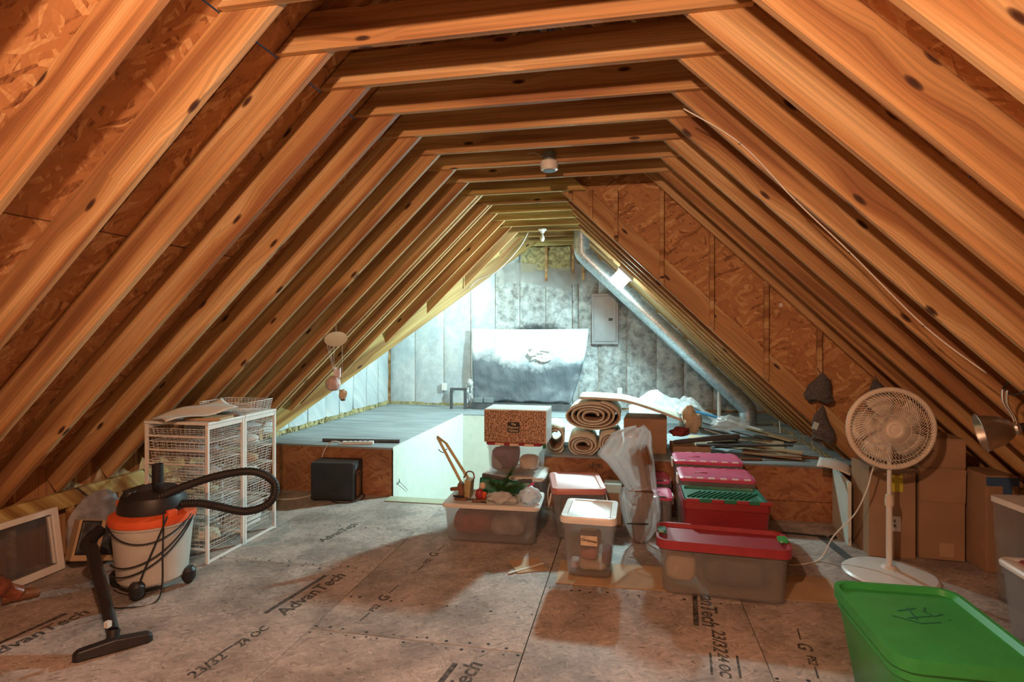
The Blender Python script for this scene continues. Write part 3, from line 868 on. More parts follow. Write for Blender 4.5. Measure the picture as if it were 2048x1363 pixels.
for i in range(3):
    MB().bb(-0.04, 0.04, -0.004, 0.004, -0.011, 0.011).build('lid_tab', CREAMF, t, loc=(-0.12 + 0.13 * i, -0.193, 0.272))
MB().bb(-0.01, 0.01, -0.03, 0.03, -0.02, 0.02).build('latch', GREENL, t, loc=(0.245, 0, 0.235))
ct = thing('carton', 'brown patterned carton with a white lid on top of the bin stack', 'carton', (-0.975, 5.05, 0.692))
MB().bb(-0.272, 0.272, -0.17, 0.17, 0.0, 0.275).build('body', PATT, ct, bevel=0.003)
MB().bb(-0.272, 0.278, -0.166, 0.178, 0.276, 0.287).build('lid', WHITEPL, ct, bevel=0.002)
MB().bb(0.2725, 0.278, -0.165, 0.178, 0.0, 0.275).build('end_panel', WHITEPL, ct, bevel=0.001)
lb = MB().loft([[(x, -0.1712, y) for x, y, z in rr(0.054, 0.046, 0.015, 0)], [(x, -0.1735, y) for x, y, z in rr(0.054, 0.046, 0.015, 0)]]).build('label_plate', BLACKPL, ct, loc=(-0.008, 0, 0.135))
for i, w in enumerate(('The', 'Popcorn', 'Factory')):
    text_obj('label_print', w, 0.027, CREAMF, lb, (0, -0.1739, 0.026 - 0.027 * i), (R(90), 0, 0))
MB().bb(-0.03, 0.03, -0.1725, -0.168, 0.25, 0.284).build('tuck_tab', PATT, ct, loc=(0, 0, 0))

# red tote with a dark green hinged lid, two pink-lidded boxes behind
rt = tote('storage_tote', 'red tote with a sunken ribbed green lid in front of the pink-lidded boxes', (0.665, 4.39, 0), 0.575, 0.40, 0.50, REDT, None, taper=0.90, corner=0.03)
MB().loft([rr(0.272, 0.185, 0.03, 0.445), rr(0.275, 0.188, 0.03, 0.478), rr(0.255, 0.168, 0.025, 0.478), rr(0.25, 0.162, 0.02, 0.462)], True, True).build('lid', DGREEN, rt, 40)
for i in range(12):
    x = -0.20 + 0.036 * i
    MB().box((0, 0, 0), (0.010, 0.20, 0.012), (0, 0, R(-35))).build('lid_rib', DGREEN, rt, loc=(x, 0.0, 0.466), bevel=0.002)
for i in range(3):
    MB().bb(-0.04, 0.04, -0.012, 0.006, -0.016, 0.010).build('lid_tab', DGREEN, rt, loc=(-0.14 + 0.165 * i, -0.195, 0.478), bevel=0.003)
for i in range(4):
    MB().bb(-0.042, 0.042, -0.012, 0.004, -0.016, 0.008).build('rim_tab', REDL, rt, loc=(-0.225 + 0.165 * i if i < 3 else 0.255, -0.196, 0.477), bevel=0.003)
def pinkbox(label, loc, w, d, h, rz=0.0):
    t = tote('storage_box', label, loc, w, d, h, CLEAR2, None, taper=0.92, corner=0.03, rz=rz, cat='storage box', group='pink-lidded boxes by the platform',
             contents=[(0, 0, h * 0.4, w * 0.7, d * 0.7, h * 0.6, BROWNF, 5 + w * 10)])
    MB().loft([rr(w / 2 + 0.004, d / 2 + 0.004, 0.03, h - 0.035), rr(w / 2 + 0.006, d / 2 + 0.006, 0.03, h - 0.012), rr(w / 2 - 0.02, d / 2 - 0.02, 0.02, h), rr(w / 2 - 0.03, d / 2 - 0.03, 0.02, h - 0.003)]).build('lid', PINKL, t, 40)
    n = 6
    tm_ = MB().bb(-0.024, 0.024, -0.008, 0.020, -0.018, 0.004).mesh('lid_tab', PALEP)
    for sy in (-1, 1):
        for i in range(n):
            obj('lid_tab', tm_, t, (-w / 2 + 0.06 + (w - 0.12) * i / (n - 1), sy * (d / 2 - 0.004), h - 0.006), (0, 0, 0 if sy < 0 else math.pi), bevel=0.003)
    MB().tube([(-w * 0.28, -0.02, h - 0.002), (-w * 0.1, -0.02, h - 0.002)], 0.004, 6).build('lid_groove', REDL, t, 0)
    for sx in (-1, 1):
        MB().bb(-0.006, 0.006, -0.05, 0.05, -0.07, 0.0).build('latch', WHITEPL, t, loc=(sx * (w / 2 + 0.012), 0, h - 0.02), bevel=0.003)
    return t
pinkbox('pink-lidded clear box right behind the red tote', (0.67, 4.815, 0), 0.55, 0.37, 0.53)
pinkbox('pink-lidded clear box against the raised floor, farthest of its row', (0.655, 5.205, 0), 0.545, 0.36, 0.575)
pinkbox('low pink-lidded clear box tucked beside the red tote', (0.265, 4.90, 0), 0.15, 0.30, 0.335)
pinkbox('low pink-lidded clear box next to the platform and the plastic bag', (0.265, 5.235, 0), 0.16, 0.31, 0.385)

# ---- clutter on the wide tote
ZT = 0.306
mt = thing('wooden_ornament', 'wooden ornament with two long pale bars standing on the wide tote', 'ornament', (-1.33, 4.50, ZT))
p0, p1 = Vector((0.03, 0.05, 0.10)), Vector((-0.20, 0.10, 0.46))
for off_ in (Vector((-0.055, 0, 0)), Vector((0.03, 0, 0.0))):
    MB().tube([p0 + off_, p1 + off_ * 0.9 + Vector((0, 0, -0.05 if off_.x > 0 else 0))], 0.014, 4).build('bar', BRASS, mt)
MB().tube([p1 + Vector((0.03, 0, -0.05)), p1 + Vector((-0.055, 0, 0.01))], 0.010, 4).build('end_bar', BRASS, mt)
MB().tube(smooth_path([p1 + Vector((0.035, -0.005, -0.09)), p1 + Vector((0.005, -0.02, -0.12)), p1 + Vector((-0.04, -0.005, -0.10))]), 0.004, 6).build('loop', BLACKR, mt, 0)
MB().box((0.045, 0.02, 0.075), (0.055, 0.11, 0.145), (0, R(6), 0)).build('block', BRASS, mt, bevel=0.004)
MB().box((-0.005, -0.02, 0.075), (0.045, 0.09, 0.10), (0, R(-10), R(8))).build('carving', WALNUT, mt, bevel=0.012)
MB().box((-0.05, -0.03, 0.075), (0.09, 0.03, 0.028), (0, R(-8), 0)).build('peg', WALNUT, mt, bevel=0.006)
MB().tube([( -0.02 + 0.04 * math.cos(a), -0.055 + 0.025 * math.sin(a), 0.022 + 0.006 * math.sin(2 * a)) for a in [i * math.pi / 10 for i in range(21)]], 0.007, 6).build('strap', BLACKR, mt, 0)
MB().box((0.0, -0.04, 0.008), (0.10, 0.09, 0.014)).build('foot', WALNUT, mt, bevel=0.004)
MB().tube(smooth_path([(0.0, 0.03, 0.15), (0.03, 0.04, 0.20), (0.075, 0.04, 0.195), (0.09, 0.03, 0.15)]), 0.006, 6).build('handle', WALNUT, mt, 0)
cw = MB()
cw.tube(smooth_path([(-1.27, 4.42, ZT + 0.004), (-1.22, 4.45, ZT + 0.006), (-1.16, 4.40, ZT + 0.005), (-1.12, 4.385, ZT + 0.006), (-1.10, 4.375, ZT + 0.005)]), 0.004, 6)
tag(cw.build('cord', BLACKR, None, 0), 'thin black cord curled on the wide white lid', 'cord')
fg = thing('figurine', 'small red and gold figurine lying beside the pine garland', 'figurine', (-1.165, 4.47, ZT))
MB().lathe([(0.01, 0.0), (0.035, 0.01), (0.04, 0.05), (0.025, 0.085), (0.012, 0.095)], 14).build('body', REDL, fg, 0, rot=(R(18), R(-10), 0))
MB().lathe([(0.004, 0.0), (0.024, 0.012), (0.028, 0.03), (0.018, 0.05), (0.003, 0.056)], 14).build('head', CREAMF, fg, 0, loc=(0.015, -0.02, 0.088))
MB().box((0.03, -0.03, 0.045), (0.035, 0.025, 0.06), (0.3, 0.3, 0)).build('arm', ORANGE, fg, bevel=0.01)
MB().box((-0.01, -0.05, 0.008), (0.11, 0.06, 0.015), (0, 0, 0.2)).build('base', WALNUT, fg, bevel=0.004)
gr = thing('pine_garland', 'sprig of artificial pine on the wide tote', 'garland', (-1.01, 4.605, ZT))
for k, (a, b) in enumerate((((-0.08, 0.02, 0.05), (0.10, -0.05, 0.09)), ((-0.02, 0.0, 0.07), (0.06, 0.05, 0.20)), ((0.0, 0.0, 0.06), (-0.12, 0.03, 0.10)), ((0.0, -0.02, 0.06), (0.15, -0.03, 0.10)), ((0.02, -0.02, 0.06), (0.10, -0.09, 0.03)))):
    a, b = Vector(a), Vector(b); mb = MB(); mb.tube([a, b], 0.004, 5)
    for i in range(110):
        t_ = rnd.random(); p = a.lerp(b, t_); d_ = Vector((rnd.uniform(-1, 1), rnd.uniform(-1, 1), rnd.uniform(-1, 1))).normalized() * 0.05 + (b - a).normalized() * 0.03
        e = p + d_; e.z = max(e.z, 0.004)
        sd = d_.orthogonal().normalized() * 0.0028
        mb.add([p - sd, p + sd, e], [(0, 1, 2)])
    mb.build('twig', LEAF, gr)
gp = thing('green_tray', 'torn green plastic tray leaning at the back of the wide tote lid', 'tray', (-1.02, 4.70, ZT))
def fnt(u, v):
    return (-0.22 + 0.46 * u, 0.045 * v - 0.03, 0.005 + (0.105 + 0.012 * math.sin(u * 17)) * v)
MB().grid(fnt, 16, 4).build('panel', DGREEN, gp, 0, solid=0.006)
MB().box((-0.10, 0.005, 0.125), (0.20, 0.022, 0.03), (0, R(8), 0)).build('rim', DKGREY, gp, bevel=0.005)
MB().box((0.17, 0.005, 0.105), (0.12, 0.022, 0.03), (0, R(-5), 0)).build('rim', DKGREY, gp, bevel=0.005)
def blob(w, d, h, seed, nu=26, nv=13, amp=0.3, fq=9.0):
    def fn(u, v):
        th = u * 2 * math.pi; ph = (v - 0.5) * math.pi
        p = Vector((math.cos(ph) * math.cos(th), math.cos(ph) * math.sin(th), math.sin(ph)))
        k = 1 + amp * noise.noise(p * 1.6 + Vector((seed, seed * 2, 0))) + amp * 0.5 * noise.noise(p * 4.5 + Vector((0, seed, 3)))
        k += amp * 0.35 * abs(noise.noise(p * fq + Vector((seed, 1, 1))))
        q = Vector((p.x * w / 2, p.y * d / 2, p.z * h / 2)) * k
        q.z = max(q.z, -h * 0.42)
        return q + Vector((0, 0, h * 0.42))
    return MB().grid(fn, nu, nv)
tag(blob(0.22, 0.11, 0.09, 3.3, amp=0.5).build('plastic_bag', WHITEBAG, None, 0, loc=(-0.985, 4.41, ZT + 0.001), rot=(0, 0, R(-8))), 'crumpled white plastic bag lying on the wide tote lid', 'bag')
tag(blob(0.15, 0.13, 0.12, 8.1, amp=0.5).build('plastic_bag', WHITEBAG, None, 0, loc=(-0.765, 4.45, ZT + 0.001)), 'knotted white plastic bag at the end of the wide tote lid', 'bag')
tag(MB().tube([(-0.80, 4.60, ZT + 0.075), (-0.76, 4.61, ZT + 0.125)], [0.018, 0.012], 10).build('pink_tube', PINKL, None, 30), 'short pink tube sticking up behind the knotted white bag', 'tube')

# ---- plastic bag standing on the floor (wrapped tree)
bg = thing('wrapped_bundle', 'tall bundle in translucent plastic tied at its middle, standing by the bins', 'bundle', (0.045, 4.60, 0))
MB().tube(smooth_path([(0.03, 0.02, 0.01), (0.03, 0.02, 0.2), (0.08, 0.02, 0.43), (0.06, 0.02, 0.62), (0.02, 0.02, 0.76)]), [0.05] * 8 + [0.07] * 8 + [0.04] * 8 + [0.08] * 8 + [0.03], 10).build('contents', BROWNF, bg, 0)
def bagpart(rows, seed, thick, nu=56, sub=4):
    """closed film tube through rows of (z, left x, right x); shallow creases run up it"""
    rows2 = []
    for i in range(len(rows) - 1):
        for k in range(sub):
            t = k / sub; rows2.append(tuple(p + (q - p) * t for p, q in zip(rows[i], rows[i + 1])))
    rows2.append(rows[-1])
    n = len(rows2) - 1
    def fn(u, v):
        z, xl, xr = rows2[round(v * n)]
        th = u * 2 * math.pi; c_, s_ = math.cos(th), math.sin(th)
        cr = 0.022 * noise.noise(Vector((c_ * 5 + seed, s_ * 5, z * 2.0))) + 0.014 * noise.noise(Vector((c_ * 12, s_ * 12 + seed, z * 3)))
        hw = (xr - xl) / 2
        tk = thick * (0.45 + 0.55 * min(1, hw / 0.17)) * (1 - 0.5 * v)
        sx_ = math.copysign(abs(c_) ** 0.8, c_)
        return ((xl + xr) / 2 + hw * sx_ + cr * 0.6, (tk + cr * 2.2) * s_, z + 0.03 * noise.noise(Vector((c_ * 2, s_ * 2, seed))) * v)
    return MB().grid(fn, nu, n)
bagpart([(0.43, -0.07, 0.165), (0.52, -0.135, 0.155), (0.62, -0.215, 0.145), (0.69, -0.295, 0.135), (0.76, -0.235, 0.13), (0.84, -0.18, 0.13), (0.88, -0.10, 0.12), (0.905, 0.00, 0.07)], 1.0, 0.085).build('upper_bag', FILMY, bg, 0)
bagpart([(0.42, -0.11, 0.17), (0.36, -0.12, 0.19), (0.25, -0.10, 0.20), (0.14, -0.075, 0.19), (0.05, -0.03, 0.12), (0.005, -0.01, 0.06)], 2.3, 0.10).build('lower_bag', FILMY, bg, 0)
MB().tube([(0.05 + 0.09 * math.cos(a), 0.055 * math.sin(a), 0.432 + 0.02 * math.cos(a)) for a in [i * math.pi / 12 for i in range(25)]], 0.006, 6).build('tie', PINKF, bg, 0)
MB().tube([(-0.06, -0.09, 0.175), (0.10, -0.085, 0.18)], 0.005, 6).build('band', BLACKR, bg, 0)
sb = thing('small_carton', 'small carton with a pale cyan top half hidden behind the plastic bundle', 'carton', (-0.135, 5.0, 0))
MB().bb(-0.07, 0.07, -0.07, 0.07, 0, 0.29).build('body', CARD, sb, bevel=0.003)
MB().bb(-0.075, 0.075, -0.075, 0.075, 0.291, 0.365).build('lid', CYANB, sb, bevel=0.004)

# ---- pedestal fan
fan = thing('pedestal_fan', 'white pedestal fan with a cream round guard and a wide disc base', 'fan', (1.735, 4.33, 0))
MB().lathe([(0.275, 0.0), (0.285, 0.008), (0.27, 0.02), (0.15, 0.038), (0.05, 0.05), (0.035, 0.07), (0.02, 0.072)], 40).build('base', WHITEPL, fan, 30)
MB().lathe([(0.019, 0.06), (0.019, 0.50), (0.019, 0.51)], 16).build('pole', WHITEPL, fan, 30)
MB().lathe([(0.026, 0.47), (0.028, 0.50), (0.023, 0.545), (0.014, 0.55)], 16).build('height_collar', CREAM, fan, 30)
MB().lathe([(0.0135, 0.54), (0.0135, 0.93)], 12).build('inner_pole', WHITEPL, fan, 30)
HC = Vector((0.0, -0.02, 1.0))
MB().lathe([(0.03, 0.0), (0.075, 0.02), (0.085, 0.08), (0.075, 0.15), (0.03, 0.18)], 20).build('motor', CREAM, fan, 30, loc=HC + Vector((0, 0.06, 0)), rot=(R(-90), 0, 0))
MB().box((0, 0.05, 0.94), (0.05, 0.06, 0.09)).build('neck', CREAM, fan, bevel=0.01)
def ringp(r, y, n=48): return [(r * math.cos(2 * math.pi * i / n), y, r * math.sin(2 * math.pi * i / n)) for i in range(n + 1)]
g = MB().tube(ringp(0.262, 0.0), 0.018, 10, cap=False)
gd = g.build('guard_ring', CREAM, fan, 0, loc=HC)
fg_ = MB()
for i in range(72):
    a0 = 2 * math.pi * i / 72
    fg_.tube([((0.055 + 0.205 * t) * math.cos(a0 + 0.75 * t), -0.012 - 0.055 * math.cos(t * 1.5) , (0.055 + 0.205 * t) * math.sin(a0 + 0.75 * t)) for t in (0, .25, .5, .75, 1)], 0.0022, 4, cap=False)
for r_ in (0.10, 0.155, 0.21):
    t = (r_ - 0.055) / 0.205
    fg_.tube(ringp(r_, -0.012 - 0.055 * math.cos(t * 1.5), 40), 0.0022, 4, cap=False)
fg_.build('front_guard', CREAM, fan, 0, loc=HC)
bg_ = MB()
for i in range(60):
    a0 = 2 * math.pi * i / 60
    bg_.tube([((0.07 + 0.19 * t) * math.cos(a0 - 0.5 * t), 0.10 - 0.09 * t * t, (0.07 + 0.19 * t) * math.sin(a0 - 0.5 * t)) for t in (0, .33, .66, 1)], 0.0018, 4, cap=False)
bg_.build('rear_guard', CREAM, fan, 0, loc=HC)
MB().lathe([(0.056, 0.0), (0.056, 0.012), (0.040, 0.016), (0.034, 0.012), (0.02, 0.014), (0.002, 0.014)], 24).build('hub_badge', CREAM, fan, 30, loc=HC + Vector((0, -0.062, 0)), rot=(R(90), 0, 0))
for k in range(5):
    a0 = R(72 * k + 20)
    def fb(u, v, a0=a0):
        r_ = 0.03 + 0.20 * v; a = a0 + (u - 0.5) * (0.55 + 0.5 * math.sin(v * 2.6)) + 0.25 * v
        return (r_ * math.cos(a), 0.045 - (u - 0.5) * 0.05, r_ * math.sin(a))
    MB().grid(fb, 6, 8).build('blade', CREAM, fan, 0, loc=HC, solid=0.003)
MB().tube(smooth_path([(1.72, 4.37, 0.93), (1.66, 4.40, 0.70), (1.63, 4.42, 0.55), (1.57, 4.47, 0.36), (1.45, 4.52, 0.18), (1.36, 4.50, 0.02), (1.25, 4.42, 0.006), (1.12, 4.36, 0.006), (1.06, 4.42, 0.006)]), 0.005, 6).xf(Matrix.Translation((-1.735, -4.33, 0))).build('power_cord', WHITEPL, fan, 0)

# ---- cartons behind the fan
def carton(label, loc, w, d, h, rz=0.0, lean=0.0, mat=CARD, rot=None):
    t = thing('carton', label, 'carton', loc, rot=rot or (lean, 0, rz))
    MB().bb(-w / 2, w / 2, -d / 2, d / 2, 0, h).build('body', mat, t, bevel=0.004)
    return t
c1 = carton('brown carton with a yellow note standing behind the fan pole', (1.89, 4.84, 0), 0.31, 0.34, 0.66)
MB().bb(-0.05, 0.05, -0.003, 0, -0.06, 0.06).build('note', YELLOW, c1, loc=(0.02, -0.171, 0.545))
MB().bb(-0.045, 0.045, -0.002, 0, -0.055, 0.055).build('shipping_label', PAPER, c1, loc=(0.01, -0.171, 0.25))
text_obj('label_print', 'III\nFR', 0.035, INK, c1, (0.01, -0.1735, 0.25), (R(90), 0, 0))
MB().box((0, 0, 0), (0.28, 0.005, 0.12), (R(65), 0, 0)).build('flap', CARD, c1, loc=(0.0, -0.22, 0.645))
c2 = carton('tall dark brown carton leaning by the rafters behind the fan', (2.225, 4.83, 0.004), 0.29, 0.30, 0.88, rz=R(-3))
MB().bb(-0.145, 0.145, -0.004, 0, 0, 0.24).build('flap', CARD, c2, loc=(0, -0.152, 0.42), rot=(R(2), 0, 0))
MB().bb(-0.145, 0.145, -0.004, 0, 0, 0.20).build('flap', CARD, c2, loc=(0.0, -0.152, 0.67), rot=(R(1), 0, 0))
MB().bb(-0.045, 0.045, -0.002, 0, -0.05, 0.05).build('tape', CARD2, c2, loc=(0.03, -0.1515, 0.075))
c3 = carton('brown carton closed with blue tape near the right knee wall', (2.50, 4.66, 0), 0.20, 0.28, 0.665, rz=R(4))
MB().bb(-0.102, 0.102, -0.002, 0, -0.03, 0.03).build('tape', BLUET, c3, loc=(0, -0.1405, 0.625))
MB().bb(-0.028, 0.028, -0.003, 0, -0.07, 0.0).build('tape', BLUET, c3, loc=(0.03, -0.1405, 0.60))
tag(MB().bb(-0.012, 0.012, -0.26, 0.26, 0, 0.49).build('drywall_offcut', DRYW, None, loc=(1.70, 5.12, 0.0), rot=(0, 0, R(-6)), bevel=0.002), 'pale drywall offcut standing at the end of the raised floor', 'drywall sheet')
cp = MB().grid(lambda u, v: (-0.12 + 0.24 * u, -0.10 + 0.2 * v, 0.02 * math.sin(u * 3)), 8, 4)
tag(cp.build('paper_sheet', PAPER, None, 0, loc=(1.64, 5.10, 0.56), rot=(R(12), R(12), R(-20)), solid=0.002), 'white paper sheet laid over the pale drywall offcut', 'paper')
# grey plastic drawer standing on edge near the red-lidded tote
dr = thing('plastic_organizer', 'grey-white plastic organizer standing on end behind the red-lidded tote', 'organizer', (2.42, 3.98, 0), rz=R(8))
MB().loft([rr(0.17, 0.14, 0.03, 0.0), rr(0.19, 0.155, 0.03, 0.62), rr(0.178, 0.143, 0.025, 0.62), rr(0.16, 0.13, 0.025, 0.02)]).build('body', CLEAR, dr, 40)
MB().bb(-0.08, 0.10, -0.004, 0, -0.03, 0.03).build('label', DKGREY, dr, loc=(0.03, -0.153, 0.44), rot=(0, R(20), 0))
MB().loft([rr(0.195, 0.16, 0.03, 0.60), rr(0.195, 0.16, 0.03, 0.635), rr(0.175, 0.14, 0.02, 0.635)], True, True).build('rim', WHITEPL, dr, 40)

# ---- clamp lamp at the right
cl = thing('clamp_lamp', 'brushed metal clamp lamp hanging under the right rafters', 'lamp', (1.845, 3.40, 1.135), rot=(0, R(76), R(-14)))
MB().lathe([(0.098, -0.055), (0.101, -0.053), (0.095, -0.04), (0.075, 0.03), (0.045, 0.075), (0.028, 0.085), (0.02, 0.08), (0.04, 0.065), (0.07, 0.02), (0.094, -0.05)], 28, cap0=False, cap1=False).build('reflector', CHROME, cl, 40)
MB().lathe([(0.027, 0.08), (0.03, 0.10), (0.022, 0.12), (0.022, 0.19), (0.015, 0.20)], 18).build('socket', BLACKPL, cl, 30)
MB().lathe([(0.03, 0.085), (0.034, 0.095), (0.03, 0.11), (0.02, 0.112)], 18).build('collar', CHROME, cl, 30)
for s_ in (-1, 1):
    MB().tube(smooth_path([(0.0, 0.012 * s_, 0.10), (-0.06, 0.02 * s_, 0.10), (-0.13, 0.03 * s_, 0.085), (-0.20, 0.035 * s_, 0.10)]), 0.006, 6).build('clamp_jaw', CHROME, cl, 0)
MB().tube(smooth_path([(-0.20, 0.03, 0.10), (-0.22, 0.05, 0.13), (-0.23, 0.02, 0.17), (-0.19, -0.04, 0.17), (-0.17, -0.03, 0.12), (-0.20, 0.0, 0.10)]), 0.005, 6).build('clamp_grip', BLACKR, cl, 0)
MB().tube(smooth_path([(0, 0, 0.2), (0.02, 0, 0.26), (0.10, 0.03, 0.30), (0.2, 0.1, 0.36)]), 0.004, 6).build('cord', BLACKR, cl, 0)

# ---- cable stapled down the right rafters
cb_ = MB(); yk = 2.55 + 0.4064 * 2 - 0.024
pts = [(0.30, 2.90), (0.60, 2.685), (0.88, 2.36), (1.15, 2.07), (1.5, 1.68), (1.78, 1.44)]
cb_.tube(smooth_path([(x, yk - 0.004, z) for x, z in pts]), 0.004, 6)
cbo = tag(cb_.build('cable', WHITEPL, None, 0), 'thin white cable stapled along a right-hand rafter', 'cable')
for x, z in pts[1:5]:
    MB().bb(-0.008, 0.008, -0.007, 0.004, -0.004, 0.004).build('staple', DKGREY, cbo, loc=(x, yk, z))
c4 = MB().tube(smooth_path([(-1.28, 7.3, 2.95), (-1.36, 7.3, 2.80), (-1.52, 7.32, 2.62), (-1.72, 7.34, 2.45), (-1.95, 7.38, 2.37), (-2.1, 7.40, 2.25)]), 0.006, 6)
tag(c4.build('cable', WHITEPL, None, 0), 'loose white cable drooping below the far collar ties', 'cable')

# ---- smoke detector
sd_ = thing('smoke_detector', 'round white smoke detector on a metal box under a collar tie', 'detector', (-0.62, 4.515, TIEZ - 0.004))
MB().lathe([(0.068, 0.03), (0.07, 0.0), (0.066, -0.035), (0.05, -0.042), (0.002, -0.042)], 28).build('cover', WHITEPL, sd_, 30, loc=(0, -0.01, -0.02))
MB().lathe([(0.045, 0), (0.05, -0.004), (0.002, -0.004)], 24).build('sensor_ring', DKGREY, sd_, 30, loc=(0, -0.01, -0.062))
MB().lathe([(0.052, 0.0), (0.052, 0.07), (0.0, 0.07)], 16).build('junction_box', STEEL, sd_, 30, loc=(0, -0.01, 0.011))
MB().tube(smooth_path([(-0.05, -0.01, 0.05), (-0.12, -0.015, 0.085), (-0.18, -0.012, 0.08)]), 0.003, 6).build('lead', WHITEPL, sd_, 0)

# ================================================================ THINGS: left side
# ---- two wire drawer units
DRX0, DRX1, DRD = -0.53, 0.0, 0.40           # runs back from the front at x = 0
def wirebasket(w, d, h):
    """open wire basket: w along x, d along y; tapers slightly"""
    mb = MB(); r_ = 0.0016
    def q(u, v, z):
        k = 0.9 + 0.1 * z / h
        return ((u - 0.5) * w * (0.94 + 0.06 * z / h), (v - 0.5) * d * k, z)
    n1, n2, nz = 13, 10, 6
    for i in range(n1 + 1):
        u = i / n1
        mb.tube([q(u, 0, h), q(u, 0, 0), q(u, 1, 0), q(u, 1, h)], r_, 4, cap=False)
    for j in range(n2 + 1):
        v = j / n2
        mb.tube([q(0, v, h), q(0, v, 0), q(1, v, 0), q(1, v, h)], r_, 4, cap=False)
    for k in range(nz + 1):
        z = h * k / nz; rr_ = 0.0034 if k == nz else r_
        mb.tube([q(0, 0, z), q(1, 0, z), q(1, 1, z), q(0, 1, z), q(0, 0, z)], rr_, 4, cap=False)
    return mb
bk_s = wirebasket(0.50, 0.345, 0.13).mesh('drawer', WHITEW, 0)
bk_d = wirebasket(0.50, 0.345, 0.20).mesh('drawer', WHITEW, 0)
def wire_unit(label, y0):
    t = thing('wire_drawer_unit', label, 'drawer unit', (-2.93, y0, 0), group='white wire drawer units')
    for x in (DRX0 + 0.012, -0.012):
        for y in (0.011, DRD - 0.011):
            MB().bb(x - 0.011, x + 0.011, y - 0.010, y + 0.010, 0.0, 0.985).build('post', WHITEW, t, bevel=0.002)
    zs = (0.10, 0.28, 0.42, 0.56, 0.70, 0.80, 0.90)
    for z in zs:
        for y in (0.008, DRD - 0.008):
            MB().bb(DRX0 + 0.024, -0.024, y - 0.005, y + 0.005, z - 0.006, z + 0.006).build('runner', WHITEW, t)
    for x in (DRX0 + 0.012, -0.012):
        MB().bb(x - 0.008, x + 0.008, 0.022, DRD - 0.022, 0.004, 0.018).build('rail', WHITEW, t)
        MB().bb(x - 0.008, x + 0.008, 0.022, DRD - 0.022, 0.955, 0.985).build('rail', WHITEW, t)
    MB().bb(DRX0 - 0.004, 0.004, 0.0, DRD, 0.986, 1.006).build('top_shelf', WHITEPL, t, bevel=0.004)
    for zz, bm in ((0.085, bk_d), (0.305, bk_s), (0.445, bk_s), (0.585, bk_s), (0.725, bk_s), (0.86, bk_s)):
        o = obj('drawer', bm, t, ((DRX0) / 2 - 0.005, DRD / 2, zz if zz > 0.1 else 0.085))
        if bm is bk_s and zz > 0.85: o.scale = (1, 1, 0.7)
    return t
wire_unit('white wire drawer unit with crumpled paper on top, beside the vacuum', 3.55)
wire_unit('white wire drawer unit carrying an empty wire basket, nearer the heater', 3.955)
# contents of the drawers: each lies in a basket
def goods(name, label, cat, mat, loc, w, d, h, seed, amp=0.35):
    return tag(blob(w, d, h, seed, 18, 9, amp).build(name, mat, None, 0, loc=loc), label, cat)
UX = -3.20
goods('cloth_bundle', 'grey cloth bundle in the upper drawer of the near wire unit', 'cloth', GREYF, (UX, 3.74, 0.730), 0.36, 0.24, 0.10, 1.2)
goods('plastic_packet', 'clear plastic packet in the second drawer of the near wire unit', 'packet', WHITEBAG, (UX + 0.04, 3.75, 0.590), 0.32, 0.20, 0.07, 2.2)
goods('cloth_bundle', 'olive cloth bundle in the middle drawer of the near wire unit', 'cloth', PALEGREEN, (UX - 0.02, 3.75, 0.450), 0.38, 0.25, 0.09, 3.4)
goods('cloth_bundle', 'pale blue cloth in the fourth drawer of the near wire unit', 'cloth', CYANB, (UX + 0.02, 3.75, 0.310), 0.34, 0.24, 0.08, 4.7)
goods('cloth_bundle', 'cream cloth heap in the deep bottom drawer of the near wire unit', 'cloth', CREAMF, (UX, 3.75, 0.090), 0.36, 0.24, 0.12, 5.5)
goods('plastic_packet', 'shiny plastic packet in the top drawer of the far wire unit', 'packet', WHITEBAG, (UX + 0.05, 4.15, 0.866), 0.36, 0.24, 0.07, 6.1)
goods('cloth_bundle', 'white cloth heap in the second drawer of the far wire unit', 'cloth', WHITEPL, (UX + 0.06, 4.15, 0.730), 0.32, 0.25, 0.10, 7.7)
goods('cloth_bundle', 'tan cloth heap in the third drawer of the far wire unit', 'cloth', CARD2, (UX + 0.02, 4.15, 0.590), 0.36, 0.25, 0.09, 8.3)
goods('cloth_bundle', 'white cloth with dark prints in the fourth drawer of the far wire unit', 'cloth', PAPER, (UX + 0.06, 4.15, 0.450), 0.34, 0.25, 0.12, 9.1)
bw = thing('plastic_basket', 'white slotted plastic basket in the bottom of the far wire unit', 'basket', (-3.12, 4.155, 0.094))
MB().loft([rr(0.12, 0.10, 0.02, 0), rr(0.14, 0.115, 0.02, 0.18), rr(0.136, 0.111, 0.02, 0.18), rr(0.116, 0.096, 0.02, 0.006)]).build('body', WHITEPL, bw, 40)
for i in range(4):
    MB().loft([rr(0.128 + 0.004 * i, 0.108 + 0.004 * i, 0.02, 0.03 + 0.042 * i), rr(0.1285 + 0.004 * i, 0.1085 + 0.004 * i, 0.02, 0.036 + 0.042 * i)], False, False).build('slot', DKGREY, bw, 40)
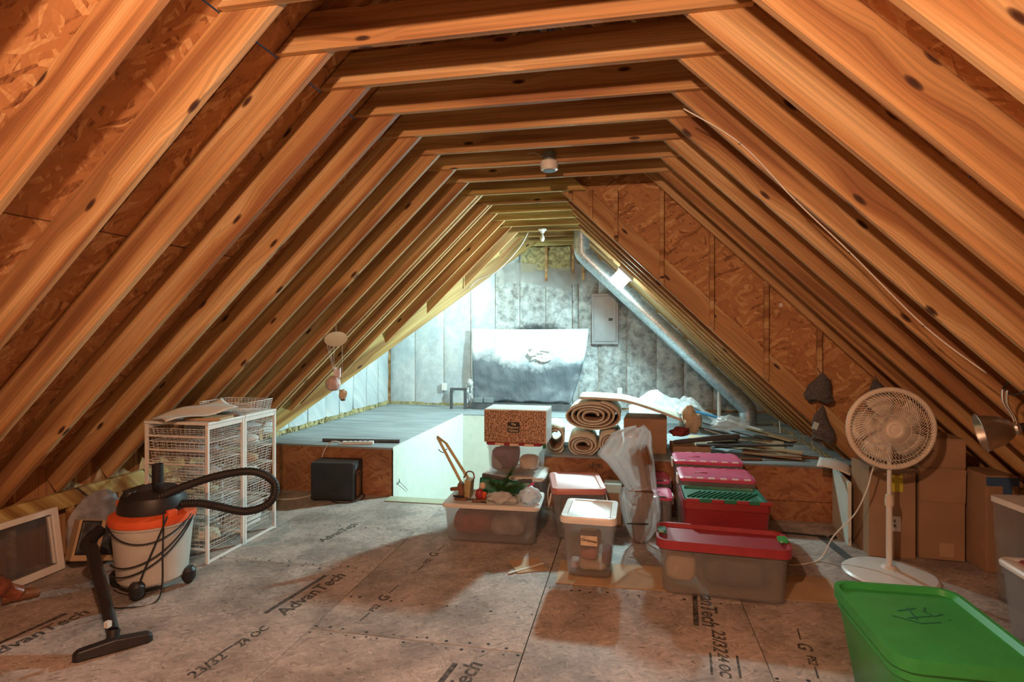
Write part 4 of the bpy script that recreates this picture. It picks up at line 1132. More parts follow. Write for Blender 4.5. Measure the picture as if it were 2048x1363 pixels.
# on top: paper, board pieces and a low wire basket
def fp(u, v):
    return (-0.26 + 0.50 * u, -0.14 + 0.27 * v, 0.03 + 0.012 * math.sin(u * 8 + v * 5) + 0.045 * v * (0.3 + u))
pp = MB().grid(fp, 22, 10)
tag(pp.build('paper_sheet', PAPER, None, 0, loc=(-3.15, 3.71, 1.022), rot=(0, R(-5), R(62)), solid=0.003), 'large crumpled white paper sheet on top of the near wire drawer unit', 'paper')
tag(MB().bb(-0.14, 0.14, -0.09, 0.09, 0, 0.018).build('cardboard_piece', CARD2, None, loc=(-3.06, 3.72, 1.0075), rot=(0, 0, R(8)), bevel=0.002), 'flat tan cardboard piece under the crumpled paper', 'cardboard')
tag(wirebasket(0.42, 0.34, 0.085).build('wire_basket', WHITEW, None, 0, loc=(-3.155, 4.155, 1.009)), 'empty low white wire basket on top of the far wire unit', 'basket')
tag(blob(0.20, 0.10, 0.03, 4.4, 18, 9, 0.5).build('cloth_scrap', GREYF, None, 0, loc=(-3.03, 3.90, 1.0075)), 'grey lace scrap between the paper and the wire basket', 'cloth')

# ---- shop vacuum
vac = thing('shop_vacuum', 'grey and orange wet-dry vacuum with black motor head, hose and cord', 'vacuum', (-3.04, 3.19, 0), R(-25))
MB().lathe([(0.16, 0.055), (0.185, 0.06), (0.20, 0.08), (0.232, 0.42), (0.242, 0.425), (0.246, 0.45), (0.238, 0.452), (0.2, 0.452)], 36).build('bucket', BUCKET, vac, 30)
MB().lathe([(0.248, 0.44), (0.252, 0.455), (0.246, 0.485), (0.20, 0.505), (0.15, 0.51)], 36).build('lid_ring', ORANGE, vac, 30)
MB().lathe([(0.20, 0.50), (0.20, 0.54), (0.18, 0.60), (0.14, 0.635), (0.06, 0.642), (0.004, 0.643)], 30).build('motor_head', BLACKPL, vac, 30)
MB().box((-0.20, -0.10, 0.50), (0.07, 0.06, 0.10), (0, 0, 0.5)).build('latch', ORANGE, vac, bevel=0.012)
MB().box((0.22, 0.02, 0.50), (0.04, 0.06, 0.06)).build('latch', ORANGE, vac, bevel=0.01)
MB().box((-0.145, -0.06, 0.60), (0.05, 0.03, 0.012), (0.3, -0.3, 0.4)).build('switch', ORANGE, vac, bevel=0.003)
MB().lathe([(0.034, 0.60), (0.034, 0.775), (0.028, 0.776), (0.028, 0.62)], 16).build('wand_stub', BLACKPL, vac, 30, loc=(-0.06, 0.05, 0))
MB().lathe([(0.045, 0.47), (0.042, 0.62), (0.036, 0.64)], 16).build('hose_port', BLACKPL, vac, 30, loc=(-0.01, -0.13, 0))
MB().box((0.12, 0.0, 0.645), (0.13, 0.05, 0.04), (0, R(18), R(10))).build('handle', BLACKPL, vac, bevel=0.012)
for k in range(4):
    a = R(45 + 90 * k)
    f_ = MB().lathe([(0.03, 0.03), (0.042, 0.05), (0.045, 0.10), (0.03, 0.12), (0.005, 0.122)], 16).build('caster_mount', BLACKPL, vac, 30, loc=(0.215 * math.cos(a), 0.215 * math.sin(a), -0.01))
    MB().lathe([(0.005, -0.014), (0.026, -0.014), (0.030, -0.008), (0.030, 0.008), (0.026, 0.014), (0.005, 0.014)], 18).build('caster_wheel', BLACKR, f_, 30, loc=(0, 0, 0.040), rot=(R(90), 0, a))
vm = vac
bpy.context.view_layer.update()
inv = (Matrix.Translation((-3.04, 3.19, 0)) @ Matrix.Rotation(R(-25), 4, 'Z')).inverted()
def hose(pts, r_, name, parent, ribs=True, per=16):
    path = smooth_path(pts, per)
    rs = [r_ * (1.0 if (not ribs or i % 2) else 0.90) for i in range(len(path))]
    mb = MB().tube(path, rs, 12)
    mb.xf(inv); return mb.build(name, BLACKR, parent, 30)
hose([(-2.93, 3.10, 0.60), (-2.80, 3.18, 0.66), (-2.60, 3.28, 0.72), (-2.42, 3.36, 0.73), (-2.30, 3.40, 0.65), (-2.32, 3.38, 0.53), (-2.45, 3.32, 0.48), (-2.62, 3.26, 0.52), (-2.74, 3.25, 0.535), (-2.86, 3.22, 0.535)], 0.027, 'hose', vac)
hose([(-3.27, 3.02, 0.40), (-3.24, 2.90, 0.36), (-3.16, 2.87, 0.33)], 0.036, 'wand_elbow', vac, False, 6)
mbw = MB().tube([(-3.18, 2.88, 0.345), (-2.66, 2.53, 0.075)], [0.034, 0.029], 14)
mbw.xf(inv); mbw.build('wand', BLACKPL, vac, 30)
nz = MB(); A, B = Vector((-2.73, 2.365, 0.0)), Vector((-2.505, 2.625, 0.0)); dd = (B - A).normalized(); pp_ = Vector((-dd.y, dd.x, 0))
rings = []
for s_, w_, h_ in ((0, 0.022, 0.03), (0.06, 0.036, 0.045), (0.5, 0.04, 0.06), (0.94, 0.036, 0.045), (1.0, 0.022, 0.03)):
    c_ = A.lerp(B, s_)
    rings.append([c_ - pp_ * w_, c_ + pp_ * w_, c_ + pp_ * w_ * 0.7 + Vector((0, 0, h_)), c_ - pp_ * w_ * 0.7 + Vector((0, 0, h_))])
nz.loft(rings); nz.xf(inv @ Matrix.Translation((0, 0, 0.003))); nz.build('floor_nozzle', BLACKPL, vac, bevel=0.006)
mbc = MB().tube([(-2.645, 2.515, 0.04), (-2.655, 2.53, 0.085)], [0.03, 0.032], 12); mbc.xf(inv); mbc.build('nozzle_swivel', BLACKPL, vac, 30)
mbs = MB().box((-2.665, 2.505, 0.125), (0.025, 0.025, 0.03)); mbs.xf(inv); mbs.build('button', WHITEPL, vac)
cd = MB()
def arc(a0, a1, za, zb, sag, r_=0.245, n=24):
    return [((r_ - 0.02 * (0.45 - min(0.45, z_)) / 0.45 * 1.6 + 0.004) * math.cos(a), (r_ - 0.02 * (0.45 - min(0.45, z_)) / 0.45 * 1.6 + 0.004) * math.sin(a), z_) for a, z_ in
            [(a0 + (a1 - a0) * i / n, za + (zb - za) * i / n - sag * math.sin(math.pi * i / n)) for i in range(n + 1)]]
for a0, a1, za, zb, sg in ((R(265), R(395), 0.43, 0.47, 0.10), (R(262), R(400), 0.20, 0.46, 0.09), (R(262), R(402), 0.13, 0.45, 0.09), (R(318), R(356), 0.09, 0.50, 0.0), (R(265), R(345), 0.09, 0.075, 0.01)):
    cd.tube(arc(a0, a1, za, zb, sg), 0.005, 6)
cd.tube(smooth_path([(-0.05, -0.26, 0.008), (0.08, -0.30, 0.008), (0.22, -0.24, 0.008), (0.28, -0.08, 0.02), (0.262, -0.05, 0.3), (0.25, -0.04, 0.52)]), 0.005, 6)
cd.build('power_cord', BLACKR, vac, 0)

# ---- window sash, wrapped box, bundle, furniture leg at the left edge
ws_ = thing('window_sash', 'white framed window sash leaning against the left knee wall', 'window sash', (-3.87, 2.97, 0.004), rot=(0, R(-9), 0))
W2, H2 = 0.32, 0.43
for n_, (y0, y1, z0, z1) in (('stile', (-W2, -W2 + 0.045, 0, H2)), ('stile', (W2 - 0.045, W2, 0, H2)), ('rail', (-W2 + 0.045, W2 - 0.045, 0, 0.05)), ('rail', (-W2 + 0.045, W2 - 0.045, H2 - 0.04, H2))):
    MB().bb(-0.02, 0.02, y0, y1, z0, z1).build(n_, WHITEPL, ws_, bevel=0.004)
MB().bb(-0.004, 0.004, -W2 + 0.045, W2 - 0.045, 0.05, H2 - 0.04).build('pane', GLASS, ws_)
for y0, y1, z0, z1 in ((-W2 + 0.055, -W2 + 0.067, 0.06, H2 - 0.05), (W2 - 0.067, W2 - 0.055, 0.06, H2 - 0.05)):
    MB().bb(-0.012, 0.012, y0, y1, z0, z1).build('bead', WHITEPL, ws_)
wbx = thing('wrapped_box', 'tan box wrapped in black plastic, tilted beside the window sash', 'box', (-3.70, 3.35, 0.05), rot=(R(-14), R(-12), R(-32)))
MB().bb(-0.10, 0.10, -0.14, 0.13, 0, 0.27).build('body', CARD2, wbx, bevel=0.006)
def fw(u, v): return (0.104 + 0.006 * noise.noise(Vector((u * 9, v * 9, 1))), -0.125 + 0.24 * u, 0.04 + 0.225 * v)
MB().grid(fw, 14, 12).build('black_film', BLACKPL, wbx, 0, solid=0.002)
MB().bb(0.110, 0.113, -0.01, 0.012, 0.02, 0.265).build('tape', CARD2, wbx)
MB().bb(0.112, 0.114, 0.05, 0.10, 0.17, 0.195).build('label', PAPER, wbx)
bn = blob(0.11, 0.46, 0.50, 6.6, 30, 16, 0.14)
tag(bn.build('fabric_bundle', GREYF, None, 0, loc=(-3.91, 3.58, 0.0)), 'pale grey wrapped bundle between the window sash and the wire unit', 'bundle')
lg = thing('furniture_foot', 'reddish brown wooden furniture leg with a curved foot at the left edge', 'furniture leg', (-3.66, 2.84, 0))
MB().tube(smooth_path([(-0.06, -0.25, 0.32), (-0.045, -0.15, 0.19), (-0.03, -0.07, 0.10), (-0.01, 0.0, 0.045)]), [0.06] * 8 + [0.055] * 8 + [0.045] * 9, 12).build('leg', REDBR, lg, 0)
MB().tube(smooth_path([(-0.06, -0.06, 0.05), (0.0, 0.02, 0.036), (0.05, 0.08, 0.022)]), [0.05] * 4 + [0.042] * 4 + [0.034] * 4 + [0.028] * 4 + [0.02], 12).build('foot', WALNUT, lg, 0)

# ---- space heater, cords and power strip
ht = thing('space_heater', 'black boxy space heater on the floor before the raised platform', 'heater', (-2.86, 5.26, 0), R(6))
MB().bb(-0.215, 0.215, -0.13, 0.13, 0.012, 0.375).build('cabinet', BLACKPL, ht, bevel=0.006)
MB().bb(0.2155, 0.222, -0.10, 0.11, 0.30, 0.355).build('outlet_grille', DKGREY, ht, bevel=0.002)
for i in range(4):
    MB().bb(0.222, 0.226, -0.095, 0.105, 0.306 + 0.013 * i, 0.310 + 0.013 * i).build('grille_bar', BLACKPL, ht)
MB().bb(0.2155, 0.224, -0.04, 0.05, 0.03, 0.28).build('front_panel', WALNUT, ht, bevel=0.002)
MB().bb(0.2245, 0.227, -0.02, 0.02, 0.235, 0.26).build('display', BLACKPL, ht)
for sx in (-0.18, 0.18):
    for sy in (-0.1, 0.1):
        MB().lathe([(0.012, 0.0), (0.015, 0.012)], 10).build('foot', BLACKR, ht, 30, loc=(sx, sy, 0))
MB().tube(smooth_path([(0.23, 0.05, 0.05), (0.28, 0.0, 0.02), (0.22, -0.15, 0.006), (0.08, -0.18, 0.006), (0.0, -0.14, 0.01)]), 0.005, 6).build('power_cord', BLACKR, ht, 0)
tag(MB().tube([(-3.20, 5.58, ZP + 0.018), (-2.37, 5.68, ZP + 0.018)], 0.0175, 12).build('foam_tube', DKGREY, None, 30), 'long dark grey foam tube on the raised floor above the heater', 'tube')
ps = thing('power_strip', 'white power strip lying on the edge of the raised floor', 'power strip', (-2.76, 5.51, ZP), R(14))
MB().bb(-0.16, 0.16, -0.025, 0.025, 0, 0.035).build('body', WHITEPL, ps, bevel=0.006)
for i in range(5):
    MB().bb(-0.012, 0.012, -0.012, 0.012, 0.0351, 0.0365).build('socket', DKGREY, ps, loc=(-0.10 + 0.05 * i, 0, 0))
m_ps = (Matrix.Translation((-2.76, 5.51, ZP)) @ Matrix.Rotation(R(14), 4, 'Z')).inverted()
MB().tube(smooth_path([(-2.92, 5.47, ZP + 0.02), (-3.02, 5.43, ZP + 0.03), (-3.09, 5.39, 0.40), (-3.12, 5.39, 0.2), (-3.13, 5.32, 0.03), (-3.20, 5.18, 0.006), (-3.38, 5.08, 0.006), (-3.65, 5.08, 0.006)]), 0.006, 6).xf(m_ps).build('cord', WHITEPL, ps, 0)
tag(MB().bb(-0.33, 0.33, -0.08, 0.08, 0, 0.008).build('board', PALEGREEN, None, loc=(-2.02, 5.325, 0.0005), rot=(0, 0, R(1)), bevel=0.001), 'thin pale green board flat on the floor before the stair opening', 'board')
hk = thing('wire_hook', 'small black hook and thin wire on the stairwell drywall', 'hook', (SX0 + 0.002, 5.52, 0.10))
MB().tube([(0.0, 0.0, 0), (0.02, 0.0, 0.02), (0.02, 0, 0.05)], 0.004, 6).build('hook', BLACKR, hk, 0)
MB().tube([(0.02, 0.0, 0.03), (0.012, 0.25, -0.13)], 0.002, 5).build('wire', BLACKR, hk, 0)

# ---- hanging mobile
mo = thing('hanging_mobile', 'hanging mobile with a white disc, pink paper ball and brown charm on strings', 'mobile', (-2.73, 5.0, 0))
ZD = 1.588
MB().lathe([(0.002, -0.008), (0.085, -0.010), (0.104, 0.0), (0.107, 0.004), (0.085, -0.004), (0.002, -0.003)], 30).build('disc', WHITEPL, mo, 30, loc=(0, 0, ZD), rot=(R(38), R(16), 0))
MB().tube([(0, 0, ZD), (0, 0, LZ(-2.73) + 0.02)], 0.0016, 5).build('string', WHITEPL, mo, 0)
for p_, q_ in (((-0.09, -0.03, ZD + 0.0), (-0.03, 0, 1.30)), ((-0.03, -0.07, ZD - 0.05), (-0.02, 0, 1.27)), ((0.02, -0.07, ZD - 0.06), (-0.025, 0, 1.27)), ((0.08, -0.03, ZD - 0.055), (0.065, 0, 1.16))):
    MB().tube([p_, q_], 0.0014, 5).build('string', WHITEPL, mo, 0)
blob(0.14, 0.14, 0.15, 2.0, 22, 12, 0.12, 14).build('paper_ball', PINKF, mo, 0, loc=(-0.03, 0, 1.10))
MB().grid(lambda u, v: (0.075 * (u - 0.3), 0.02 * math.sin(u * 6), 0.09 * v + 0.015 * math.sin(u * 14)), 10, 4).build('paper_frill', PALEP, mo, 0, loc=(0, 0, 1.22), solid=0.002)
blob(0.075, 0.06, 0.10, 5.0, 16, 8, 0.5).build('charm', KRAFT, mo, 0, loc=(0.07, 0, 1.02))
blob(0.045, 0.04, 0.05, 7.0, 12, 8, 0.4).build('charm', WALNUT, mo, 0, loc=(0.055, 0.03, 1.00))

# ================================================================ THINGS: raised floor
# ---- duct along the right slope
DY = 7.70
du = thing('duct', 'round galvanised steel duct running down under the far right slope', 'duct', (0, DY, 0))
def ductseg(pts, r_, name='pipe', m=GALV):
    return MB().tube(pts, r_, 28).build(name, m, du, 40)
P1, P2 = Vector((-0.535, 0, 2.63)), Vector((1.37, 0, 0.80))
ductseg([(-0.62, 0, 3.05), (-0.62, 0, 2.78)], 0.105)
ductseg(smooth_path([(-0.62, 0, 2.80), (-0.61, 0, 2.72), P1, P1.lerp(P2, 0.03)], 6), 0.106, 'elbow')
for i in range(4):
    ductseg([P1.lerp(P2, 0.02 + 0.245 * i), P1.lerp(P2, 0.02 + 0.245 * i + 0.245)], 0.105 - 0.0006 * i)
ductseg(smooth_path([P1.lerp(P2, 0.97), P2 + Vector((0.04, 0, -0.04)), (1.47, 0, 0.68), (1.475, 0, 0.62)], 6), 0.106, 'elbow')
ductseg([(1.475, 0, 0.63), (1.475, 0, ZP + 0.002)], 0.105)
for f_ in (0.025, 0.265, 0.51, 0.755, 0.985):
    c_ = P1.lerp(P2, f_); dv = (P2 - P1).normalized()
    ductseg([c_ - dv * 0.008, c_ + dv * 0.008], 0.1095, 'seam_band')
ductseg([(-0.62, 0, 2.77), (-0.62, 0, 2.79)], 0.1095, 'seam_band'); ductseg([(1.475, 0, 0.61), (1.475, 0, 0.63)], 0.1095, 'seam_band')
for f_ in (0.20, 0.56):
    c_ = P1.lerp(P2, f_)
    MB().tube([c_ + Vector((0.075, 0, 0.08)), c_ + Vector((0.12, 0, 0.16))], 0.006, 6).build('hanger_strap', GALV, du)
tag(MB().tube([(1.17, 7.98, ZP + 0.002), (1.17, 7.98, 1.10)], 0.024, 16).build('drain_pipe', WHITEPL, None, 40), 'white vertical plastic pipe standing beside the duct foot', 'pipe')
# ---- breaker panel, outlets
bp = thing('breaker_panel', 'grey steel electric breaker panel with a door on the insulated wall', 'breaker panel', (-0.355, YB - 0.118, 1.48))
MB().bb(-0.20, 0.20, 0, 0.07, 0, 0.77).build('trim_box', STEEL, bp, bevel=0.006)
dr_ = MB().bb(-0.165, 0.165, -0.016, -0.0005, 0.045, 0.725).build('door', STEEL, bp, bevel=0.004)
MB().bb(0.0, 0.006, -0.022, -0.0165, 0.06, 0.71).build('door_rib', STEEL, dr_)
for x in (0.045, 0.075, 0.105):
    MB().bb(x, x + 0.010, -0.022, -0.0165, 0.42, 0.70).build('door_rib', STEEL, dr_)
MB().bb(0.055, 0.115, -0.021, -0.0165, 0.355, 0.395).build('latch', BLACKPL, dr_, bevel=0.003)
for lbl, x, z in (('white outlet plate left of the dust sheet on the insulated wall', -2.90, 0.79), ('white outlet plate below the breaker panel', -0.135, 0.77)):
    t = thing('outlet', lbl, 'outlet', (x, YB - 0.090, z))
    MB().bb(-0.037, 0.037, -0.006, 0.055, -0.057, 0.057).build('plate', WHITEPL, t, bevel=0.003)
    for dz in (-0.022, 0.022):
        MB().bb(-0.014, 0.014, -0.008, -0.0061, dz - 0.013, dz + 0.013).build('receptacle', PAPER, t, bevel=0.002)
# ---- dust sheet
TX0, TX1 = -2.43, -0.60
def ft(u, v):
    # v: 0 top .. 1 bottom
    xl = TX0 + 0.05 * v; xr = TX1 - 0.26 * v ** 1.6
    x = xl + (xr - xl) * u
    sag = 0.04 * math.sin(u * math.pi) * (1 - v) * 0.3
    z = 1.72 - (1.72 - 0.60) * v - sag + 0.012 * math.sin(u * 23) * v
    fold = 0.03 * noise.noise(Vector((u * 3.2 + v, v * 3.0, 8))) * (0.4 + v) + 0.022 * math.sin((u * 7 + v * v * 2.2) * 2.2) * v + 0.02 * noise.noise(Vector((u * 5, v * 5, 0.5))) + 0.012 * noise.noise(Vector((u * 14, v * 11, 4)))
    fold += 0.05 * math.exp(-((u + (1 - v) * 0.25 - 1.0) / 0.05) ** 2) * (0.3 + v) * 0.6
    return (x + 1.5, -0.07 - 0.10 * v - fold, z - 0.60)
tp = MB().grid(ft, 60, 40)
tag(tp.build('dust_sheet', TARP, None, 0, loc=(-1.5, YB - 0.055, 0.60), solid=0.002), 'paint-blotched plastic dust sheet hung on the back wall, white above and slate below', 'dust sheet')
ds = bpy.data.objects['dust_sheet']
def fpatch(u, v):
    return (-0.16 + 0.32 * u + 0.03 * math.sin(v * 9), -0.02 * noise.noise(Vector((u * 12, v * 14, 6))) - 0.004, -0.10 + 0.20 * v + 0.02 * math.sin(u * 7))
MB().grid(fpatch, 24, 16).build('torn_patch', PAPER, ds, 25, loc=(0.18, -0.175, 0.73))
for i in range(3):
    MB().box((0, 0, 0), (0.09 + 0.02 * i, 0.004, 0.008), (0, R(8 * i - 6), 0)).build('tear', DKGREY, ds, loc=(0.08 + 0.09 * i, -0.20, 0.70 + 0.035 * i))
tag(MB().bb(-2.36, -0.72, 8.44, 8.50, ZP + 0.001, ZP + 0.10).build('kick_board', DKGREY, None, bevel=0.004), 'long slate grey board standing at the foot of the dust sheet', 'board')
for i, (x, w_) in enumerate(((-2.25, 0.14), (-2.09, 0.15))):
    tag(MB().bb(-w_ / 2, w_ / 2, -0.04, 0.04, 0, 0.075).build('foam_block', STEEL, None, loc=(x, 8.47, ZP + 0.102), bevel=0.006), ('grey-blue block on the board at the sheet foot, the outer of two', 'grey-blue block on the board at the sheet foot, the inner of two')[i], 'block', 'blocks at the sheet foot')
fr = thing('metal_stand', 'small black open-topped stand beside the dust sheet', 'stand', (-2.56, 8.42, ZP))
for x in (-0.11, 0.11):
    MB().bb(x - 0.018, x + 0.018, -0.02, 0.02, 0, 0.285).build('leg', DKGREY, fr, bevel=0.003)
MB().bb(-0.128, 0.128, -0.02, 0.02, 0.286, 0.322).build('crossbar', DKGREY, fr, bevel=0.003)
tf_ = thing('torn_film', 'torn wisps of white film at the edge of the dust sheet', 'film', (-2.41, 8.53, ZP))
for i in range(12):
    blob(0.07, 0.025, 0.10, i * 1.7, 10, 6, 1.3, 14).build('wisp', WHITEBAG, tf_, -1, loc=(0.03 * math.sin(i * 2.1), 0.015 * math.cos(i * 3.3), 0.034 * i), rot=(0, R(57 * i % 90 - 45), R(40 * i)))

# ---- carpet rolls
def roll(label, loc, rx, rz_, ln, turns, deg=0.0, start=0.25, tail=None, flip=False, rot=0.0):
    """a spiral of carpet seen end-on: axis along y, pile outside cream, backing brown"""
    t = thing('carpet_roll', label, 'carpet roll', loc, R(deg), 'carpet rolls on the raised floor')
    n = int(turns * 26)
    pts = []
    for i in range(n + 1):
        a = 2 * math.pi * turns * i / n + rot
        k = start + (1 - start) * i / n
        k *= 1 + 0.03 * math.sin(a * 2.7 + rx * 40)
        pts.append((rx * k * math.cos(a), rz_ * k * math.sin(a) + rz_))
    if tail: pts += tail
    thk = 0.011
    mb = MB()
    nrm = []
    for i in range(len(pts)):
        a_, b_ = pts[max(0, i - 1)], pts[min(len(pts) - 1, i + 1)]
        d_ = Vector((b_[0] - a_[0], b_[1] - a_[1])).normalized(); nrm.append((d_.y, -d_.x))
    def layer(o0, o1, m):
        rings = []
        for (x, z), (nx, nz_) in zip(pts, nrm):
            rings.append([(x + nx * o0, 0, z + nz_ * o0), (x + nx * o1, 0, z + nz_ * o1), (x + nx * o1, ln, z + nz_ * o1), (x + nx * o0, ln, z + nz_ * o0)])
        return MB().loft(rings, True, True)
    layer(-0.002, 0.009, 0).build('backing', CARPB, t, 0) if not flip else layer(-0.002, 0.009, 0).build('backing', CARPB, t, 0)
    layer(0.0095, 0.024, 0).build('pile', CARPT, t, 0)
    return t
roll('big spiral carpet roll on top of the pile with a long cream tail', (-0.355, 5.62, 0.715), 0.265, 0.125, 0.62, 4.2, 0, 0.18, tail=[(0.16, 0.27), (0.02, 0.315), (-0.14, 0.325)][:0])
roll('loosely curled carpet at the outer end of the pile', (-0.70, 5.52, ZP + 0.004), 0.085, 0.125, 0.55, 1.7, 6, 0.55, rot=1.2)
roll('flattened brown carpet roll at the bottom of the pile', (-0.43, 5.47, ZP + 0.004), 0.135, 0.085, 0.6, 3.0, 3, 0.30)
roll('carpet roll with a cream edge next to the plastic bundle', (-0.165, 5.47, ZP + 0.004), 0.10, 0.105, 0.6, 3.0, 3, 0.35, rot=0.9)
def fc(u, v):
    x = -0.48 + 0.98 * u; z = 1.005 + 0.02 * math.sin(v * 3) - 0.30 * max(0, u - 0.40) ** 1.3 - 0.05 * max(0, u - 0.15)
    return (x, 5.66 + 0.02 * u + 0.70 * v, z - 0.02 * v)
tag(MB().grid(fc, 24, 10).build('carpet_piece', CARPT, None, 0, solid=0.018), 'cream carpet piece draped over the rolls and the carton', 'carpet')
cx = thing('carton', 'brown carton on the raised floor under the draped carpet', 'carton', (0.165, 5.85, ZP + 0.001), R(-4))
MB().bb(-0.20, 0.20, -0.20, 0.20, 0, 0.33).build('body', CARD, cx, bevel=0.004)
MB().bb(-0.202, 0.202, -0.203, -0.2005, 0.19, 0.326).build('flap', CARD, cx, bevel=0.001)

# ---- clutter heap at the right of the raised floor
def sheetobj(name, label, cat, mat, c, sx, sy, sz=0.006, rot=(0, 0, 0), bev=0.001):
    return tag(MB().box((0, 0, 0), (sx, sy, sz)).build(name, mat, None, loc=c, rot=rot, bevel=bev), label, cat)
sheetobj('cardboard_flat', 'large tan cardboard flat at the base of the clutter heap', 'cardboard', CARD2, (1.08, 6.33, ZP + 0.006), 0.95, 0.60, 0.010, (0, 0, R(-12)))
sheetobj('cardboard_flat', 'narrow brown cardboard strip sticking out of the clutter heap', 'cardboard', CARD, (1.30, 5.70, ZP + 0.030), 0.50, 0.16, 0.012, (R(2), R(2), R(-14)))
sheetobj('cardboard_flat', 'torn brown cardboard strip on the heap edge near the drywall offcut', 'cardboard', CARD2, (1.36, 5.83, ZP + 0.060), 0.48, 0.10, 0.010, (R(4), R(4), R(-22)))
sheetobj('slate_sheet', 'dark sheet lying flat in the clutter heap', 'sheet', DKGREY, (0.97, 5.82, ZP + 0.085), 0.42, 0.20, 0.012, (R(3), R(-3), R(8)))
sheetobj('blue_edged_panel', 'slate panel tilted in the clutter heap', 'panel', DKGREY, (1.04, 6.36, ZP + 0.135), 0.58, 0.36, 0.014, (R(-12), R(10), R(-28)))
sheetobj('blue_strip', 'bright blue strip across the clutter heap', 'strip', BLUE, (0.84, 6.56, ZP + 0.265), 0.38, 0.045, 0.02, (0, R(11), R(-26)))
sheetobj('white_board', 'white board sheet lying across the heap', 'board', PAPER, (1.20, 6.66, ZP + 0.16), 0.46, 0.28, 0.006, (R(-8), R(12), R(-24)))
sheetobj('tan_envelope', 'long tan folded card on the far side of the heap', 'card', CARD2, (1.50, 6.70, ZP + 0.05), 0.55, 0.22, 0.01, (R(-6), R(8), R(-38)))
sheetobj('cardboard_flat', 'folded cardboard carton flattened before the clutter heap', 'cardboard', CARD, (0.57, 5.72, ZP + 0.05), 0.34, 0.30, 0.09, (0, 0, R(3)), 0.004)
sheetobj('black_board', 'black board propped on the heap behind the foam tube', 'board', BLACKPL, (0.86, 5.92, ZP + 0.165), 0.36, 0.14, 0.012, (R(-30), R(8), R(-18)))
sheetobj('paper_sheet', 'white torn paper slip on the black board', 'paper', PAPER, (0.80, 5.80, ZP + 0.20), 0.18, 0.04, 0.003, (R(-30), R(12), R(-24)))
sheetobj('wood_strip', 'thin brown wood strip at the right end of the heap', 'strip', WALNUT, (1.52, 5.78, ZP + 0.012), 0.42, 0.06, 0.016, (0, R(1), R(-20)))
sheetobj('wood_strip', 'thin brown wood strip crossing under the long dark pipe', 'strip', WALNUT, (1.00, 5.53, ZP + 0.012), 0.36, 0.05, 0.016, (0, 0, R(8)))
tag(MB().tube([(0.42, 5.62, ZP + 0.125), (0.85, 5.70, ZP + 0.17), (1.02, 5.76, ZP + 0.175)], [0.018, 0.03, 0.028], 10).build('foam_tube', DKGREY, None, 30), 'dark tapering foam tube lying over the front of the heap', 'tube')
tag(MB().tube([(0.62, 5.60, ZP + 0.112), (1.48, 5.70, ZP + 0.118)], 0.020, 10, flat=0.6).build('dark_pipe', DKGREY, None, 30), 'long dark pipe along the front of the clutter heap', 'pipe')
tag(blob(0.20, 0.16, 0.26, 9.9, 26, 14, 0.55).build('crumpled_paper', KRAFT, None, 0, loc=(0.62, 6.10, ZP + 0.14)), 'crumpled kraft paper poking up from the clutter heap', 'paper')
tag(blob(0.16, 0.12, 0.10, 4.2, 20, 10, 0.5).build('cloth_bundle', REDF, None, 0, loc=(0.50, 5.95, ZP + 0.13)), 'dark red cloth between the carton and the heap', 'cloth')
def fpl(u, v):
    x = 0.0 + 1.05 * u; y = 6.85 + 0.70 * v
    z = ZP + 0.10 + 0.34 * math.exp(-((u - 0.28) / 0.30) ** 2) * math.exp(-((v - 0.5) / 0.45) ** 2) + 0.20 * math.exp(-((u - 0.70) / 0.18) ** 2) + 0.05 * noise.noise(Vector((u * 7, v * 6, 1))) + 0.03 * noise.noise(Vector((u * 17, v * 15, 2)))
    return (x, y, max(z, ZP + 0.01))
tag(MB().grid(fpl, 46, 30).build('plastic_sheet', WHITEBAG, None, 25), 'heap of crumpled clear plastic sheeting behind the rolls', 'plastic sheet')
tag(blob(0.34, 0.28, 0.14, 12.4, 30, 14, 0.6).build('plastic_sheet', FILMY, None, 0, loc=(0.98, 6.02, ZP + 0.19)), 'small crumpled clear plastic on the front of the clutter heap', 'plastic sheet')
tag(MB().tube([(1.70, 7.05, ZP + 0.01), (1.74, 7.25, ZP + 0.12)], 0.006, 6).build('stick', PAPER, None), 'thin white stick leaning by the duct foot', 'stick')
fz = MB()
for i in range(70):
    y = 5.6 + 2.2 * rnd.random(); x = 1.80 + rnd.uniform(-0.05, 0.05)
    a = Vector((x, y, ZP + 0.002)); fz.tube([a, a + Vector((rnd.uniform(-0.06, 0.02), rnd.uniform(-0.05, 0.05), rnd.uniform(0.01, 0.06)))], 0.004, 4)
fo = tag(fz.build('loose_fibre', FIBER), 'loose insulation fibre along the right edge of the raised floor', 'insulation'); fo['kind'] = 'stuff'

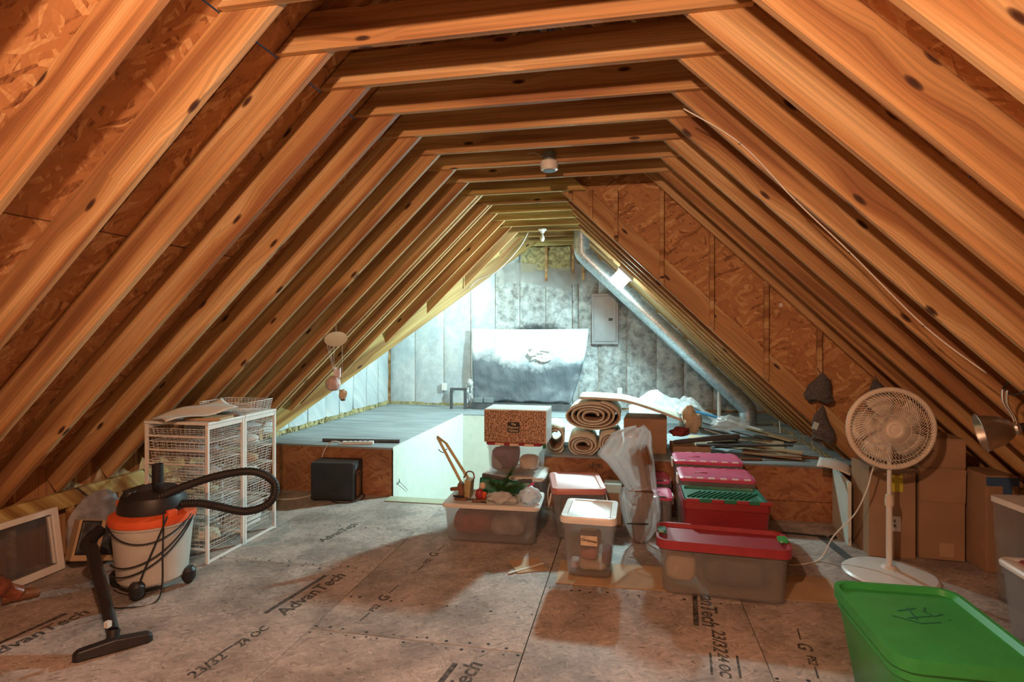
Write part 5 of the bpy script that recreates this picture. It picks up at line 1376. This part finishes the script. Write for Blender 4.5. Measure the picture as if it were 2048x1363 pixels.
# ---- knit hats on the partition
def hat(label, loc, w, h, seed):
    t = thing('knit_hat', label, 'hat', loc, group='knit hats on the partition')
    def fn(u, v):
        th = u * 2 * math.pi
        k = math.sin(min(1, v * 1.15) * math.pi / 2) ** 0.8 * (1 - 0.25 * max(0, v - 0.8) / 0.2)
        r_ = w / 2 * k * (1 + 0.12 * noise.noise(Vector((math.cos(th) * 2, math.sin(th) * 2, v * 4 + seed))))
        return (r_ * math.cos(th) + 0.02 * math.sin(v * 5 + seed), r_ * 0.42 * math.sin(th), -h * v + 0.02 * math.sin(th * 2) * v)
    MB().grid(fn, 28, 16).build('crown', KNIT, t, 0)
    MB().tube([(w * 0.40 * math.cos(a), w * 0.17 * math.sin(a), -h * 0.93 + 0.012 * math.sin(2 * a)) for a in [i * math.pi / 14 for i in range(29)]], 0.018, 8).build('cuff', KNIT, t, 0)
    MB().tube([(0, 0.06, 0.03), (0, 0.0, 0.0)], 0.004, 6).build('loop', KNIT, t)
    return t
hat('grey knit hat hanging on a stud of the partition', (1.59, YW - 0.13, 1.31), 0.22, 0.24, 1)
t = hat('grey knit hat dangling lower, below the other hat', (1.605, YW - 0.15, 1.035), 0.17, 0.30, 3)
MB().bb(-0.02, 0.02, -0.004, 0.004, -0.03, 0.03).build('care_tag', CYANB, t, loc=(-0.065, -0.03, -0.17), rot=(0, R(20), 0))
hat('grey knit hat on the stud right behind the fan guard', (2.03, YW - 0.13, 1.26), 0.19, 0.24, 5)

# ---- cardboard on the floor, straps
sheetobj('cardboard_flat', 'big flattened cardboard sheet under the bins on the floor', 'cardboard', CARD2, (0.42, 3.965, 0.003), 1.80, 0.38, 0.005, (0, 0, R(2)))
sheetobj('cardboard_flat', 'folded cardboard flap lying before the wide tote', 'cardboard', CARD2, (-0.70, 3.99, 0.0035), 0.22, 0.22, 0.005, (0, 0, R(28)))
sheetobj('white_strip', 'thin white strip on the cardboard flap', 'strip', WHITEPL, (-0.70, 3.93, 0.0085), 0.30, 0.02, 0.004, (0, 0, R(46)))
tag(MB().tube(smooth_path([(1.12, 5.06, 0.007), (1.35, 5.05, 0.007), (1.56, 5.02, 0.007)]), 0.007, 6).build('strap', BLACKR, None, 0), 'black strap on the floor before the raised platform', 'strap')
tag(blob(0.06, 0.05, 0.03, 3.0, 12, 7, 0.4).build('strap_knot', BLACKR, None, 0, loc=(1.60, 5.01, 0.0)), 'black knot at the end of the floor strap', 'knot')
sheetobj('dark_strip', 'dark flat strip on the floor near the fan base', 'strip', DKGREY, (1.55, 4.80, 0.002), 0.07, 0.55, 0.003, (0, 0, R(6)))
